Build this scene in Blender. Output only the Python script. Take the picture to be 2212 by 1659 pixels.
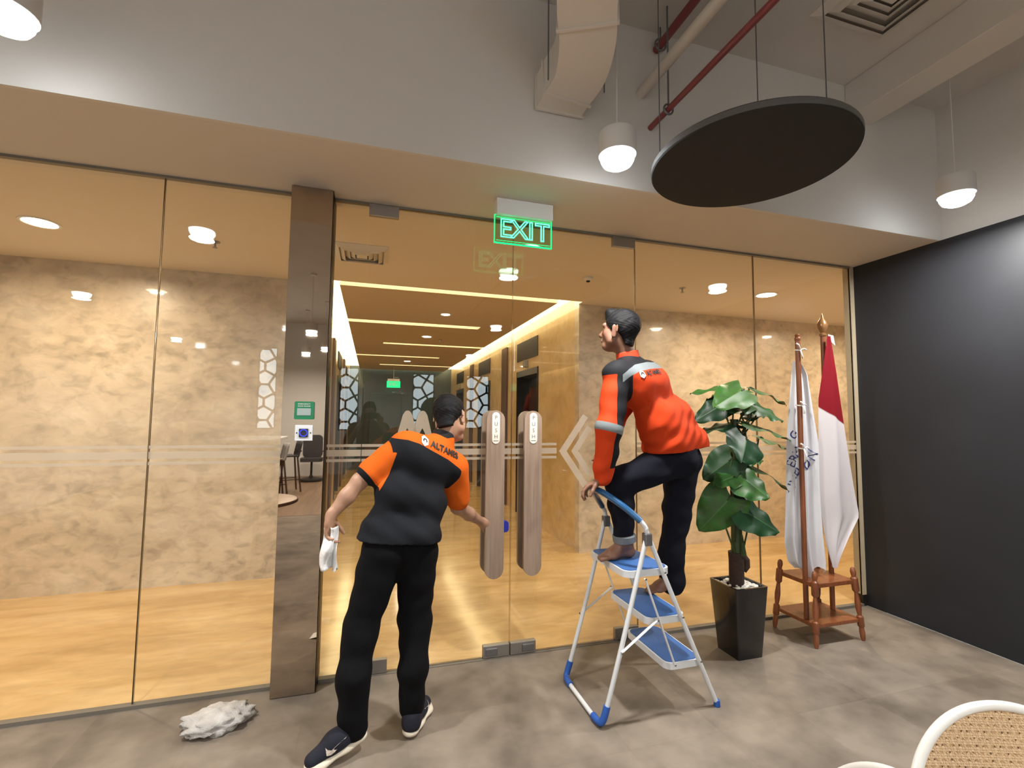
import bpy, bmesh, math, random
import numpy as np
from mathutils import Vector, Matrix
from mathutils.bvhtree import BVHTree

for o in list(bpy.data.objects):
    bpy.data.objects.remove(o, do_unlink=True)
SC = bpy.context.scene
COL = SC.collection
random.seed(7)
R = math.radians

# ------------------------------------------------------------------ camera
CAM_F, CAM_P, CAM_Y, CAM_R = 1016.308, 0.0701134, 0.2902738, 0.0098919
CAM_LOC = (-0.911, -3.0557, 1.55)
cam = bpy.data.cameras.new('camera')
cam.sensor_fit = 'HORIZONTAL'; cam.sensor_width = 36.0
cam.lens = 36.0 * CAM_F / 2212.0
cam.clip_start = 0.02
camo = bpy.data.objects.new('camera', cam); COL.objects.link(camo)
_f = Vector((math.sin(CAM_Y)*math.cos(CAM_P), math.cos(CAM_Y)*math.cos(CAM_P), math.sin(CAM_P)))
_r0 = Vector((math.cos(CAM_Y), -math.sin(CAM_Y), 0)); _u0 = _r0.cross(_f)
_r = _r0*math.cos(CAM_R) + _u0*math.sin(CAM_R); _u = -_r0*math.sin(CAM_R) + _u0*math.cos(CAM_R)
camo.matrix_world = Matrix(((_r.x, _u.x, -_f.x, CAM_LOC[0]), (_r.y, _u.y, -_f.y, CAM_LOC[1]), (_r.z, _u.z, -_f.z, CAM_LOC[2]), (0, 0, 0, 1)))
SC.camera = camo

# ------------------------------------------------------------------ world, exposure
world = bpy.data.worlds.new('sky'); SC.world = world; world.use_nodes = True
bgn = world.node_tree.nodes['Background']
bgn.inputs[0].default_value = (0.80, 0.94, 1.0, 1); bgn.inputs[1].default_value = 7.0
SC.view_settings.view_transform = 'Standard'; SC.view_settings.look = 'None'
SC.view_settings.gamma = 1.0; SC.view_settings.use_curve_mapping = False
SC.view_settings.exposure = 0.0
SC.cycles.max_bounces = 5; SC.cycles.transparent_max_bounces = 20
SC.cycles.glossy_bounces = 4; SC.cycles.diffuse_bounces = 3
SC.cycles.sample_clamp_indirect = 6.0
SC.cycles.caustics_reflective = False; SC.cycles.caustics_refractive = False

PENDANT_W, DOWN_W, COVE_E, SLOT_E = 54.0, 40.0, 5.5, 6.0   # watts and emission strengths of the fittings

# ------------------------------------------------------------------ materials
MATS = {}
def nmat(name):
    m = bpy.data.materials.new(name); m.use_nodes = True
    nt = m.node_tree; b = nt.nodes['Principled BSDF']; MATS[name] = m
    return m, nt, b
def setp(b, **k):
    for n, v in k.items():
        n = {'coat': 'Coat Weight', 'coat_rough': 'Coat Roughness', 'rough': 'Roughness', 'metal': 'Metallic', 'spec': 'Specular IOR Level', 'sheen': 'Sheen Weight', 'trans': 'Transmission Weight', 'alpha': 'Alpha', 'sss': 'Subsurface Weight'}.get(n, n)
        b.inputs[n].default_value = v
def plain(name, col, rough=0.6, metal=0.0, bump=0.0, bscale=200.0, var=0.0, vscale=6.0, **k):
    m, nt, b = nmat(name)
    b.inputs['Base Color'].default_value = (*col, 1); setp(b, rough=rough, metal=metal, **k)
    tc = nt.nodes.new('ShaderNodeTexCoord')
    if var > 0:
        n = nt.nodes.new('ShaderNodeTexNoise'); n.inputs['Scale'].default_value = vscale; n.inputs['Detail'].default_value = 5
        nt.links.new(tc.outputs['Object'], n.inputs['Vector'])
        r = nt.nodes.new('ShaderNodeValToRGB'); nt.links.new(n.outputs['Fac'], r.inputs[0])
        r.color_ramp.elements[0].position = 0.32; r.color_ramp.elements[1].position = 0.68
        r.color_ramp.elements[0].color = (*[max(0, c*(1-var)) for c in col], 1)
        r.color_ramp.elements[1].color = (*[min(1, c*(1+var)) for c in col], 1)
        nt.links.new(r.outputs[0], b.inputs['Base Color'])
    if bump > 0:
        n = nt.nodes.new('ShaderNodeTexNoise'); n.inputs['Scale'].default_value = bscale; n.inputs['Detail'].default_value = 3
        nt.links.new(tc.outputs['Object'], n.inputs['Vector'])
        bp = nt.nodes.new('ShaderNodeBump'); bp.inputs['Strength'].default_value = bump; bp.inputs['Distance'].default_value = 0.01
        nt.links.new(n.outputs['Fac'], bp.inputs['Height']); nt.links.new(bp.outputs[0], b.inputs['Normal'])
    return m
def emit(name, col, st):
    m = bpy.data.materials.new(name); m.use_nodes = True; nt = m.node_tree; nt.nodes.clear()
    e = nt.nodes.new('ShaderNodeEmission'); e.inputs[0].default_value = (*col, 1); e.inputs[1].default_value = st
    o = nt.nodes.new('ShaderNodeOutputMaterial'); nt.links.new(e.outputs[0], o.inputs[0]); MATS[name] = m
    return m
def marble(name, c0, c1, c2, scale, stretch, rough, coat, vein=0.5, coat_rough=0.04):
    m, nt, b = nmat(name); N = nt.nodes; L = nt.links
    tc = N.new('ShaderNodeTexCoord'); mp = N.new('ShaderNodeMapping'); mp.inputs['Scale'].default_value = stretch
    L.new(tc.outputs['Object'], mp.inputs['Vector'])
    n1 = N.new('ShaderNodeTexNoise'); n1.inputs['Scale'].default_value = scale; n1.inputs['Detail'].default_value = 5; n1.inputs['Roughness'].default_value = 0.62; n1.inputs['Distortion'].default_value = 0.6
    L.new(mp.outputs[0], n1.inputs['Vector'])
    r = N.new('ShaderNodeValToRGB'); cr = r.color_ramp
    cr.elements[0].position = 0.3; cr.elements[0].color = (*c0, 1); cr.elements[1].position = 0.68; cr.elements[1].color = (*c2, 1)
    e = cr.elements.new(0.5); e.color = (*c1, 1)
    L.new(n1.outputs['Fac'], r.inputs[0])
    n2 = N.new('ShaderNodeTexNoise'); n2.inputs['Scale'].default_value = scale*0.33; n2.inputs['Detail'].default_value = 2
    L.new(mp.outputs[0], n2.inputs['Vector'])
    n3 = N.new('ShaderNodeTexNoise'); n3.inputs['Scale'].default_value = scale*3.4; n3.inputs['Detail'].default_value = 5; n3.inputs['Distortion'].default_value = 0.6
    L.new(mp.outputs[0], n3.inputs['Vector'])
    r3 = N.new('ShaderNodeValToRGB'); r3.color_ramp.elements[0].position = 0.33; r3.color_ramp.elements[0].color = (1-vein, 1-vein, 1-vein, 1); r3.color_ramp.elements[1].position = 0.56; r3.color_ramp.elements[1].color = (1, 1, 1, 1)
    L.new(n3.outputs['Fac'], r3.inputs[0])
    mx = N.new('ShaderNodeMixRGB'); mx.blend_type = 'MULTIPLY'; L.new(n2.outputs['Fac'], mx.inputs[0]); L.new(r.outputs[0], mx.inputs[1]); L.new(r3.outputs[0], mx.inputs[2])
    L.new(mx.outputs[0], b.inputs['Base Color']); setp(b, rough=rough, coat=coat, coat_rough=coat_rough)
    return m
def wood(name, c0, c1, scale=6.0, stretch=(1, 1, .08), rough=0.45, coat=0.0):
    m, nt, b = nmat(name); N = nt.nodes; L = nt.links
    tc = N.new('ShaderNodeTexCoord'); mp = N.new('ShaderNodeMapping'); mp.inputs['Scale'].default_value = stretch
    L.new(tc.outputs['Object'], mp.inputs['Vector'])
    n1 = N.new('ShaderNodeTexNoise'); n1.inputs['Scale'].default_value = scale*8; n1.inputs['Detail'].default_value = 4; n1.inputs['Distortion'].default_value = 0.4
    L.new(mp.outputs[0], n1.inputs['Vector'])
    r = N.new('ShaderNodeValToRGB'); r.color_ramp.elements[0].position = 0.3; r.color_ramp.elements[0].color = (*c0, 1); r.color_ramp.elements[1].position = 0.7; r.color_ramp.elements[1].color = (*c1, 1)
    L.new(n1.outputs['Fac'], r.inputs[0]); L.new(r.outputs[0], b.inputs['Base Color']); setp(b, rough=rough, coat=coat)
    return m

plain('soffit_paint', (0.70, 0.66, 0.61), 0.75)
plain('ceiling_paint', (0.66, 0.63, 0.59), 0.85, var=0.05, vscale=1.2)
plain('fascia_paint', (0.74, 0.71, 0.67), 0.8)
plain('white_wall', (0.80, 0.82, 0.82), 0.7)
plain('charcoal_wall', (0.020, 0.0215, 0.026), 0.5, var=0.12, vscale=2.0, spec=0.35)
plain('lobby_ceiling', (0.76, 0.69, 0.605), 0.7)
plain('corridor_ceiling', (0.60, 0.49, 0.37), 0.6)
marble('lobby_wall', (0.45, 0.375, 0.275), (0.60, 0.50, 0.375), (0.69, 0.60, 0.47), 2.4, (1, 1, 1.5), 0.35, 0.85, 0.45)
marble('corridor_wall', (0.52, 0.36, 0.17), (0.64, 0.46, 0.23), (0.70, 0.53, 0.29), 2.0, (1, 1, 1.2), 0.3, 0.6, 0.3)
marble('travertine_floor', (0.50, 0.31, 0.11), (0.64, 0.42, 0.175), (0.73, 0.51, 0.245), 2.2, (.55, 1.7, 1), 0.25, 0.7, 0.22, 0.12)
wood('oak_floor', (0.20, 0.13, 0.075), (0.32, 0.21, 0.13), 2.0, (1, .06, 1), 0.4)
wood('walnut_handle', (0.25, 0.175, 0.125), (0.35, 0.26, 0.195), 6.0, (1, 1, .05), 0.5)
wood('stand_wood', (0.16, 0.045, 0.016), (0.27, 0.085, 0.030), 5.0, (1, 1, .15), 0.35, 0.3)
wood('table_wood', (0.42, 0.28, 0.16), (0.55, 0.40, 0.25), 3.0, (.1, 1, 1), 0.4)
wood('dark_wood', (0.06, 0.028, 0.018), (0.10, 0.05, 0.03), 4.0, (1, 1, .2), 0.5)
plain('brushed_steel', (0.36, 0.35, 0.34), 0.38, 0.9)
plain('dark_metal', (0.03, 0.026, 0.024), 0.45, 0.6)
plain('lift_steel', (0.16, 0.17, 0.18), 0.3, 0.85)
plain('bronze_mirror', (0.47, 0.39, 0.31), 0.015, 1.0)
plain('bronze_edge', (0.006, 0.004, 0.003), 0.45, spec=.2)
plain('white_plastic', (0.80, 0.80, 0.79), 0.4)
plain('vent_shade', (0.38, 0.35, 0.31), 0.6)
plain('jamb_beige', (0.50, 0.42, 0.29), 0.6)
plain('white_metal', (0.68, 0.71, 0.74), 0.35, coat=0.4)
plain('duct_white', (0.74, 0.70, 0.64), 0.6)
plain('red_pipe', (0.26, 0.055, 0.055), 0.45)
plain('black_felt', (0.028, 0.030, 0.030), 0.95, bump=.3, bscale=300)
plain('disc_edge', (0.12, 0.12, 0.12), 0.4)
plain('grey_metal', (0.20, 0.20, 0.21), 0.4, 0.7)
plain('ladder_blue', (0.035, 0.13, 0.38), 0.5, bump=.5, bscale=500)
plain('grip_blue', (0.012, 0.09, 0.23), 0.28, coat=0.5)
plain('rubber_blue', (0.02, 0.10, 0.42), 0.5)
plain('pot_black', (0.006, 0.006, 0.008), 0.22, coat=0.5)
plain('pebble_white', (0.72, 0.70, 0.64), 0.6, var=.1, vscale=20)
plain('trunk_brown', (0.035, 0.016, 0.010), 0.8, bump=.6, bscale=60, var=.25, vscale=20)
plain('stem_green', (0.035, 0.06, 0.015), 0.5, var=.3, vscale=10)
plain('flag_white', (0.66, 0.66, 0.70), 0.85, bump=.15, bscale=900)
plain('flag_red', (0.42, 0.008, 0.018), 0.8, bump=.15, bscale=900)
plain('navy_print', (0.02, 0.03, 0.16), 0.7)
plain('rope_white', (0.8, 0.79, 0.76), 0.8)
plain('finial_gold', (0.30, 0.15, 0.06), 0.3, 0.4)
plain('skin', (0.40, 0.225, 0.145), 0.5, var=.08, vscale=14)
plain('skin_dark', (0.21, 0.10, 0.062), 0.5, var=.08, vscale=14)
plain('hair_black', (0.007, 0.007, 0.008), 0.5, bump=.35, bscale=420, spec=.15)
plain('eye_white', (0.75, 0.72, 0.68), 0.3)
plain('lip', (0.30, 0.13, 0.10), 0.5)
plain('trousers_black', (0.0035, 0.0037, 0.0048), 0.9, bump=.25, bscale=350, spec=.15)
plain('jeans_navy', (0.0042, 0.0050, 0.0115), 0.85, bump=.35, bscale=450, spec=.2)
plain('denim_cuff', (0.16, 0.18, 0.20), 0.9)
plain('shoe_navy', (0.0045, 0.006, 0.017), 0.85, bump=.3, bscale=500)
plain('shoe_sole', (0.70, 0.64, 0.52), 0.7)
plain('shoe_mark', (0.62, 0.55, 0.48), 0.6)
plain('heel_tab', (0.16, 0.22, 0.24), 0.7)
plain('print_white', (0.78, 0.77, 0.75), 0.6)
plain('print_black', (0.012, 0.010, 0.010), 0.7)
plain('brown_shirt', (0.16, 0.06, 0.02), 0.85)
plain('collar_black', (0.008, 0.0085, 0.010), 0.85)
plain('collar_orange', (0.54, 0.046, 0.006), 0.75, bump=.2, bscale=400)
plain('tissue', (0.82, 0.83, 0.84), 0.9, bump=.3, bscale=120)
plain('grey_rag', (0.60, 0.58, 0.56), 0.95, bump=.6, bscale=220, var=.12, vscale=18)
plain('sponge_blue', (0.012, 0.02, 0.30), 0.8)
plain('alarm_green', (0.005, 0.17, 0.07), 0.4)
plain('alarm_glass', (0.30, 0.36, 0.35), 0.3)
plain('switch_black', (0.01, 0.01, 0.03), 0.3)
plain('cane_white', (0.74, 0.74, 0.71), 0.35, coat=.3)
plain('stool_shell', (0.05, 0.05, 0.055), 0.6)
plain('stool_light', (0.45, 0.46, 0.46), 0.7)
plain('red_bag', (0.30, 0.015, 0.02), 0.7)
plain('lattice_metal', (0.04, 0.08, 0.10), 0.5)
plain('push_cream', (0.80, 0.76, 0.66), 0.5)
plain('push_text', (0.13, 0.115, 0.10), 0.6)
plain('end_wall_teal', (0.035, 0.055, 0.06), 0.3, coat=.3)
plain('indicator_grey', (0.25, 0.24, 0.23), 0.4)
plain('track_grey', (0.20, 0.18, 0.15), 0.5, 0.3)
plain('joint_brown', (0.28, 0.20, 0.11), 0.18, 0.2, coat=.8)
emit('lamp_cool', (0.93, 0.97, 1.0), 26.0)
emit('lamp_warm', (1.0, 0.84, 0.60), 26.0)
emit('cove_light', (1.0, 0.80, 0.42), COVE_E)
emit('slot_light', (1.0, 0.84, 0.50), SLOT_E)
emit('exit_green', (0.01, 0.80, 0.20), 2.2)
emit('exit_letter', (0.12, 0.95, 0.48), 2.2)
emit('led_blue', (0.05, 0.08, 1.0), 1.6)
emit('far_exit', (0.02, 0.9, 0.3), 1.2)
for _n in ('lamp_cool', 'lamp_warm', 'exit_green', 'exit_letter', 'led_blue', 'far_exit'): MATS[_n].cycles.emission_sampling = 'NONE'   # their light comes from the lamps beside them

# clear architectural glass: Fresnel mix of a see-through and a mirror lobe
def glass(name, tint, boost=1.0, ior=1.5):
    m = bpy.data.materials.new(name); m.use_nodes = True; nt = m.node_tree; nt.nodes.clear(); N = nt.nodes; L = nt.links
    t = N.new('ShaderNodeBsdfTransparent'); t.inputs[0].default_value = (*tint, 1)
    g = N.new('ShaderNodeBsdfGlossy'); g.inputs['Roughness'].default_value = 0.0
    lw = N.new('ShaderNodeLayerWeight'); lw.inputs[0].default_value = 0.5      # Schlick, alike from both faces
    pw = N.new('ShaderNodeMath'); pw.operation = 'POWER'; pw.inputs[1].default_value = 5.0; L.new(lw.outputs['Facing'], pw.inputs[0])
    mu = N.new('ShaderNodeMath'); mu.operation = 'MULTIPLY_ADD'; mu.inputs[1].default_value = 1-((ior-1)/(ior+1))**2; mu.inputs[2].default_value = ((ior-1)/(ior+1))**2*boost; mu.use_clamp = True
    L.new(pw.outputs[0], mu.inputs[0])
    mx = N.new('ShaderNodeMixShader'); L.new(mu.outputs[0], mx.inputs[0]); L.new(t.outputs[0], mx.inputs[1]); L.new(g.outputs[0], mx.inputs[2])
    o = N.new('ShaderNodeOutputMaterial'); L.new(mx.outputs[0], o.inputs[0]); MATS[name] = m
glass('clear_glass', (0.985, 0.99, 0.98))
glass('acrylic', (0.75, 0.95, 0.80))
def frosted(name, a):
    m = bpy.data.materials.new(name); m.use_nodes = True; nt = m.node_tree; nt.nodes.clear(); N = nt.nodes; L = nt.links
    t = N.new('ShaderNodeBsdfTransparent'); d = N.new('ShaderNodeBsdfDiffuse'); d.inputs[0].default_value = (0.62, 0.57, 0.50, 1)
    tl = N.new('ShaderNodeBsdfTranslucent'); tl.inputs[0].default_value = (0.75, 0.70, 0.62, 1)
    m1 = N.new('ShaderNodeMixShader'); m1.inputs[0].default_value = 0.5; L.new(d.outputs[0], m1.inputs[1]); L.new(tl.outputs[0], m1.inputs[2])
    m2 = N.new('ShaderNodeMixShader'); m2.inputs[0].default_value = a; L.new(t.outputs[0], m2.inputs[1]); L.new(m1.outputs[0], m2.inputs[2])
    o = N.new('ShaderNodeOutputMaterial'); L.new(m2.outputs[0], o.inputs[0]); MATS[name] = m
frosted('frosted_film', 0.50)

# carpet tile: mottled warm grey, every tile its own tone
def carpet():
    m, nt, b = nmat('carpet_tile'); N = nt.nodes; L = nt.links
    ge = N.new('ShaderNodeNewGeometry'); oi = N.new('ShaderNodeObjectInfo')
    n1 = N.new('ShaderNodeTexNoise'); n1.inputs['Scale'].default_value = 2.4; n1.inputs['Detail'].default_value = 4; L.new(ge.outputs['Position'], n1.inputs['Vector'])
    n2 = N.new('ShaderNodeTexNoise'); n2.inputs['Scale'].default_value = 9; n2.inputs['Detail'].default_value = 5; L.new(ge.outputs['Position'], n2.inputs['Vector'])
    ad = N.new('ShaderNodeMath'); ad.operation = 'MULTIPLY_ADD'; ad.inputs[1].default_value = 0.35; L.new(n2.outputs['Fac'], ad.inputs[0]); L.new(n1.outputs['Fac'], ad.inputs[2])
    a2 = N.new('ShaderNodeMath'); a2.operation = 'MULTIPLY_ADD'; a2.inputs[1].default_value = 0.10; L.new(oi.outputs['Random'], a2.inputs[0]); L.new(ad.outputs[0], a2.inputs[2])
    r = N.new('ShaderNodeValToRGB'); r.color_ramp.elements[0].position = 0.52; r.color_ramp.elements[0].color = (0.128, 0.103, 0.079, 1); r.color_ramp.elements[1].position = 0.90; r.color_ramp.elements[1].color = (0.262, 0.220, 0.176, 1)
    L.new(a2.outputs[0], r.inputs[0]); L.new(r.outputs[0], b.inputs['Base Color']); setp(b, rough=0.62, spec=0.35)
    n3 = N.new('ShaderNodeTexNoise'); n3.inputs['Scale'].default_value = 420; L.new(ge.outputs['Position'], n3.inputs['Vector'])
    bp = N.new('ShaderNodeBump'); bp.inputs['Strength'].default_value = 0.2; bp.inputs['Distance'].default_value = 0.004; L.new(n3.outputs['Fac'], bp.inputs['Height']); L.new(bp.outputs[0], b.inputs['Normal'])
carpet()

# fabric with colour areas read from smooth float attributes
def area_fabric(name, base, areas, rough=0.85, bump=0.25, bscale=420):
    m, nt, b = nmat(name); N = nt.nodes; L = nt.links
    prev = N.new('ShaderNodeRGB'); prev.outputs[0].default_value = (*base, 1); cur = prev.outputs[0]
    for att, col in areas:
        a = N.new('ShaderNodeAttribute'); a.attribute_name = att
        mr = N.new('ShaderNodeMapRange'); mr.inputs[1].default_value = -0.001; mr.inputs[2].default_value = 0.001; L.new(a.outputs['Fac'], mr.inputs[0])
        mx = N.new('ShaderNodeMixRGB'); mx.inputs[2].default_value = (*col, 1); L.new(mr.outputs[0], mx.inputs[0]); L.new(cur, mx.inputs[1]); cur = mx.outputs[0]
    L.new(cur, b.inputs['Base Color']); setp(b, rough=rough, spec=0.2)
    tc = N.new('ShaderNodeTexCoord'); n = N.new('ShaderNodeTexNoise'); n.inputs['Scale'].default_value = bscale; L.new(tc.outputs['Object'], n.inputs['Vector'])
    bp = N.new('ShaderNodeBump'); bp.inputs['Strength'].default_value = bump; bp.inputs['Distance'].default_value = 0.003; L.new(n.outputs['Fac'], bp.inputs['Height']); L.new(bp.outputs[0], b.inputs['Normal'])
area_fabric('polo_shirt', (0.66, 0.115, 0.008), [('black', (0.0085, 0.010, 0.0135))])
area_fabric('work_jacket', (0.54, 0.044, 0.006), [('black', (0.009, 0.0095, 0.012)), ('stripe', (0.17, 0.195, 0.205))], 0.75)
area_fabric('flag_cloth_red_white', (0.60, 0.56, 0.58), [('red', (0.20, 0.005, 0.012))], 0.85, .1, 900)
def leafmat():
    m, nt, b = nmat('leaf_green'); N = nt.nodes; L = nt.links
    a = N.new('ShaderNodeAttribute'); a.attribute_name = 'mid'
    oi = N.new('ShaderNodeObjectInfo')
    r0 = N.new('ShaderNodeValToRGB'); r0.color_ramp.elements[0].color = (0.010, 0.042, 0.016, 1); r0.color_ramp.elements[1].color = (0.045, 0.135, 0.022, 1); L.new(oi.outputs['Random'], r0.inputs[0])
    tc = N.new('ShaderNodeTexCoord'); n = N.new('ShaderNodeTexNoise'); n.inputs['Scale'].default_value = 18; L.new(tc.outputs['Object'], n.inputs['Vector'])
    mx0 = N.new('ShaderNodeMixRGB'); mx0.blend_type = 'OVERLAY'; mx0.inputs[0].default_value = 0.5; L.new(r0.outputs[0], mx0.inputs[1]); L.new(n.outputs['Color'], mx0.inputs[2])
    mx = N.new('ShaderNodeMixRGB'); mx.inputs[2].default_value = (0.12, 0.24, 0.09, 1); L.new(a.outputs['Fac'], mx.inputs[0]); L.new(mx0.outputs[0], mx.inputs[1])
    L.new(mx.outputs[0], b.inputs['Base Color']); setp(b, rough=0.45, spec=.35)
leafmat()
def canemat():
    m, nt, b = nmat('woven_cane'); N = nt.nodes; L = nt.links
    b.inputs['Base Color'].default_value = (0.54, 0.37, 0.205, 1); setp(b, rough=.5)
canemat()

# ------------------------------------------------------------------ mesh helpers
V = Vector
class B:
    def __init__(s): s.bm = bmesh.new()
    def box(s, lo, hi, bev=0.0):
        x0, y0, z0 = lo; x1, y1, z1 = hi
        vs = [s.bm.verts.new(p) for p in ((x0,y0,z0),(x1,y0,z0),(x1,y1,z0),(x0,y1,z0),(x0,y0,z1),(x1,y0,z1),(x1,y1,z1),(x0,y1,z1))]
        fs = [s.bm.faces.new([vs[i] for i in q]) for q in ((0,3,2,1),(4,5,6,7),(0,1,5,4),(1,2,6,5),(2,3,7,6),(3,0,4,7))]
        if bev: bmesh.ops.bevel(s.bm, geom=list({e for f in fs for e in f.edges}), offset=bev, segments=2, affect='EDGES', profile=.5)
        return s
    def ring_loft(s, rings, cap=True, closed=True):
        L = [[s.bm.verts.new(p) for p in r] for r in rings]; n = len(L[0])
        for a, b in zip(L, L[1:]):
            for i in range(n if closed else n-1):
                j = (i+1) % n
                s.bm.faces.new((a[i], a[j], b[j], b[i]))
        if cap and closed:
            s.bm.faces.new(L[0][::-1]); s.bm.faces.new(L[-1])
        return s
    def tube(s, pts, r, n=10, cap=True, flat=None):
        pts = [V(p) for p in pts]; rings = []
        rr = r if isinstance(r, (list, tuple)) else [r]*len(pts)
        up = None
        for i, p in enumerate(pts):
            d = (pts[min(i+1, len(pts)-1)] - pts[max(i-1, 0)]).normalized()
            if up is None:
                up = V((0, 0, 1)) if abs(d.z) < .9 else V((1, 0, 0))
            a = d.cross(up).normalized(); up = a.cross(d).normalized(); b = up
            rings.append([p + a*math.cos(t)*rr[i] + b*math.sin(t)*rr[i]*(flat or 1) for t in [2*math.pi*k/n for k in range(n)]])
        return s.ring_loft(rings, cap)
    def lathe(s, c, prof, n=24, axis=(0, 0, 1), cap=True):
        ax = V(axis).normalized(); a = ax.orthogonal().normalized(); b = ax.cross(a); c = V(c)
        return s.ring_loft([[c + ax*h + a*math.cos(t)*r + b*math.sin(t)*r for t in [2*math.pi*k/n for k in range(n)]] for r, h in prof], cap)
    def prism(s, poly, ext):
        ext = V(ext); P = [V(p) for p in poly]
        return s.ring_loft([P, [p+ext for p in P]])
    def grid(s, G):
        L = [[s.bm.verts.new(p) for p in row] for row in G]
        for a, b in zip(L, L[1:]):
            for i in range(len(a)-1): s.bm.faces.new((a[i], a[i+1], b[i+1], b[i]))
        return s
    def ball(s, c, r, n=12, sc=(1, 1, 1)):
        m = Matrix.Translation(c) @ Matrix.Diagonal((r*sc[0], r*sc[1], r*sc[2], 1))
        bmesh.ops.create_uvsphere(s.bm, u_segments=n, v_segments=max(6, n//2+2), radius=1, matrix=m); return s
    def make(s, name, mat, parent=None, smooth=False, base=None, solid=0.0):
        bmesh.ops.recalc_face_normals(s.bm, faces=s.bm.faces)
        me = bpy.data.meshes.new(name); s.bm.to_mesh(me); s.bm.free()
        o = link_mesh(name, me, mat, parent, smooth, base)
        if solid: md = o.modifiers.new('thickness', 'SOLIDIFY'); md.thickness = solid; md.offset = 0
        return o
def root_loc(o):
    while o.parent: o = o.parent
    return o.location
def link_mesh(name, me, mat, parent=None, smooth=False, base=None):
    o = bpy.data.objects.new(name, me); COL.objects.link(o)
    if mat: me.materials.append(MATS[mat])
    if parent:
        off = root_loc(parent); me.transform(Matrix.Translation(-off)); o.parent = parent
    else:
        if base is None:
            n = len(me.vertices); a = np.empty(n*3); me.vertices.foreach_get('co', a); a = a.reshape(-1, 3)
            base = ((a[:,0].min()+a[:,0].max())/2, (a[:,1].min()+a[:,1].max())/2, a[:,2].min())
        me.transform(Matrix.Translation(-V(base))); o.location = base
    if smooth:
        me.polygons.foreach_set('use_smooth', [True]*len(me.polygons))
        if smooth == 'auto': me.set_sharp_from_angle(angle=R(38))
    return o
def tag(o, label, cat, group=None):
    o['label'] = label; o['category'] = cat
    if group: o['group'] = group
    return o
def thing(name, loc, label, cat, group=None):
    o = bpy.data.objects.new(name, None); COL.objects.link(o); o.location = loc; o.empty_display_size = .1
    return tag(o, label, cat, group)
def struct(o): o['kind'] = 'structure'; return o
def sbox(name, lo, hi, mat, parent=None):
    o = B().box(lo, hi).make(name, mat, parent)
    return o if parent else struct(o)
def copy_tree(o, parent=None):
    c = o.copy(); COL.objects.link(c); c.parent = parent
    for ch in list(o.children): copy_tree(ch, c)
    return c
def text_mesh(s, size, outline=0.0, bold=0.0, extrude=0.0, align='CENTER', spacing=1.0, shear=0.0):
    cu = bpy.data.curves.new('t', 'FONT'); cu.body = s; cu.size = size; cu.align_x = align; cu.align_y = 'CENTER'; cu.space_character = spacing; cu.shear = shear
    if outline: cu.fill_mode = 'NONE'; cu.bevel_depth = outline; cu.bevel_resolution = 1
    cu.offset = bold; cu.extrude = extrude; cu.resolution_u = 4
    o = bpy.data.objects.new('t', cu); COL.objects.link(o)
    dg = bpy.context.evaluated_depsgraph_get(); me = bpy.data.meshes.new_from_object(o.evaluated_get(dg))
    bpy.data.objects.remove(o); bpy.data.curves.remove(cu); me.materials.clear()
    return me
def disk_lamp(name, loc, w, col, size, parent, spread=150, kind='DISK'):
    l = bpy.data.lights.new(name, 'AREA'); l.shape = kind; l.size = size; l.energy = w; l.color = col; l.spread = R(spread)
    o = bpy.data.objects.new(name, l); COL.objects.link(o); o.parent = parent; o.location = V(loc) - root_loc(parent)
    return o
def rounded_rect(w, h, r, n=5):
    P = []
    for cx, cy, a0 in ((w/2-r, h/2-r, 0), (-w/2+r, h/2-r, 90), (-w/2+r, -h/2+r, 180), (w/2-r, -h/2+r, 270)):
        for k in range(n+1):
            a = R(a0 + 90*k/n); P.append((cx+r*math.cos(a), cy+r*math.sin(a)))
    return P

# ================================================================== THE SETTING
ZT, ZC, YF = 2.90, 3.92, -0.656          # top of the glass, upper ceiling, fascia plane
XL, XR, YB = -6.2, 3.134, -10.3          # front room
COR0, COR1, CEND = -1.53, 1.42, 11.3     # lift corridor
YW = 2.0                                 # lobby back wall

# ---- front room floor: carpet tiles over a screed, oak boards at the far end behind the camera
fl = sbox('floor', (XL, -5.2, -0.10), (XR, 0.02, -0.004), 'carpet_tile')
tile_me = None
for i in range(-8, 7):
    for j in range(0, 8):
        x0, y1 = -0.2 + i*0.5, -0.0 - j*0.5
        if x0 > XR - .05: continue
        w = min(0.5, XR - x0)
        if w < 0.499 or tile_me is None:
            b = B().box((0, -0.4997, -0.004), (w-0.0003, 0, 0.0))
            o = b.make('carpet_tile', 'carpet_tile', fl)
            o.data.transform(Matrix.Translation(root_loc(fl)))
            if w >= 0.499: tile_me = o.data
        else:
            o = bpy.data.objects.new('carpet_tile', tile_me); COL.objects.link(o); o.parent = fl
        o.location = V((x0, y1, 0)) - fl.location
sbox('floor', (XL, YB, -0.10), (XR, -5.2, 0.0), 'oak_floor')
sbox('floor', (-6.4, 0.02, -0.10), (6.6, CEND, 0.0), 'travertine_floor')

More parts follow.
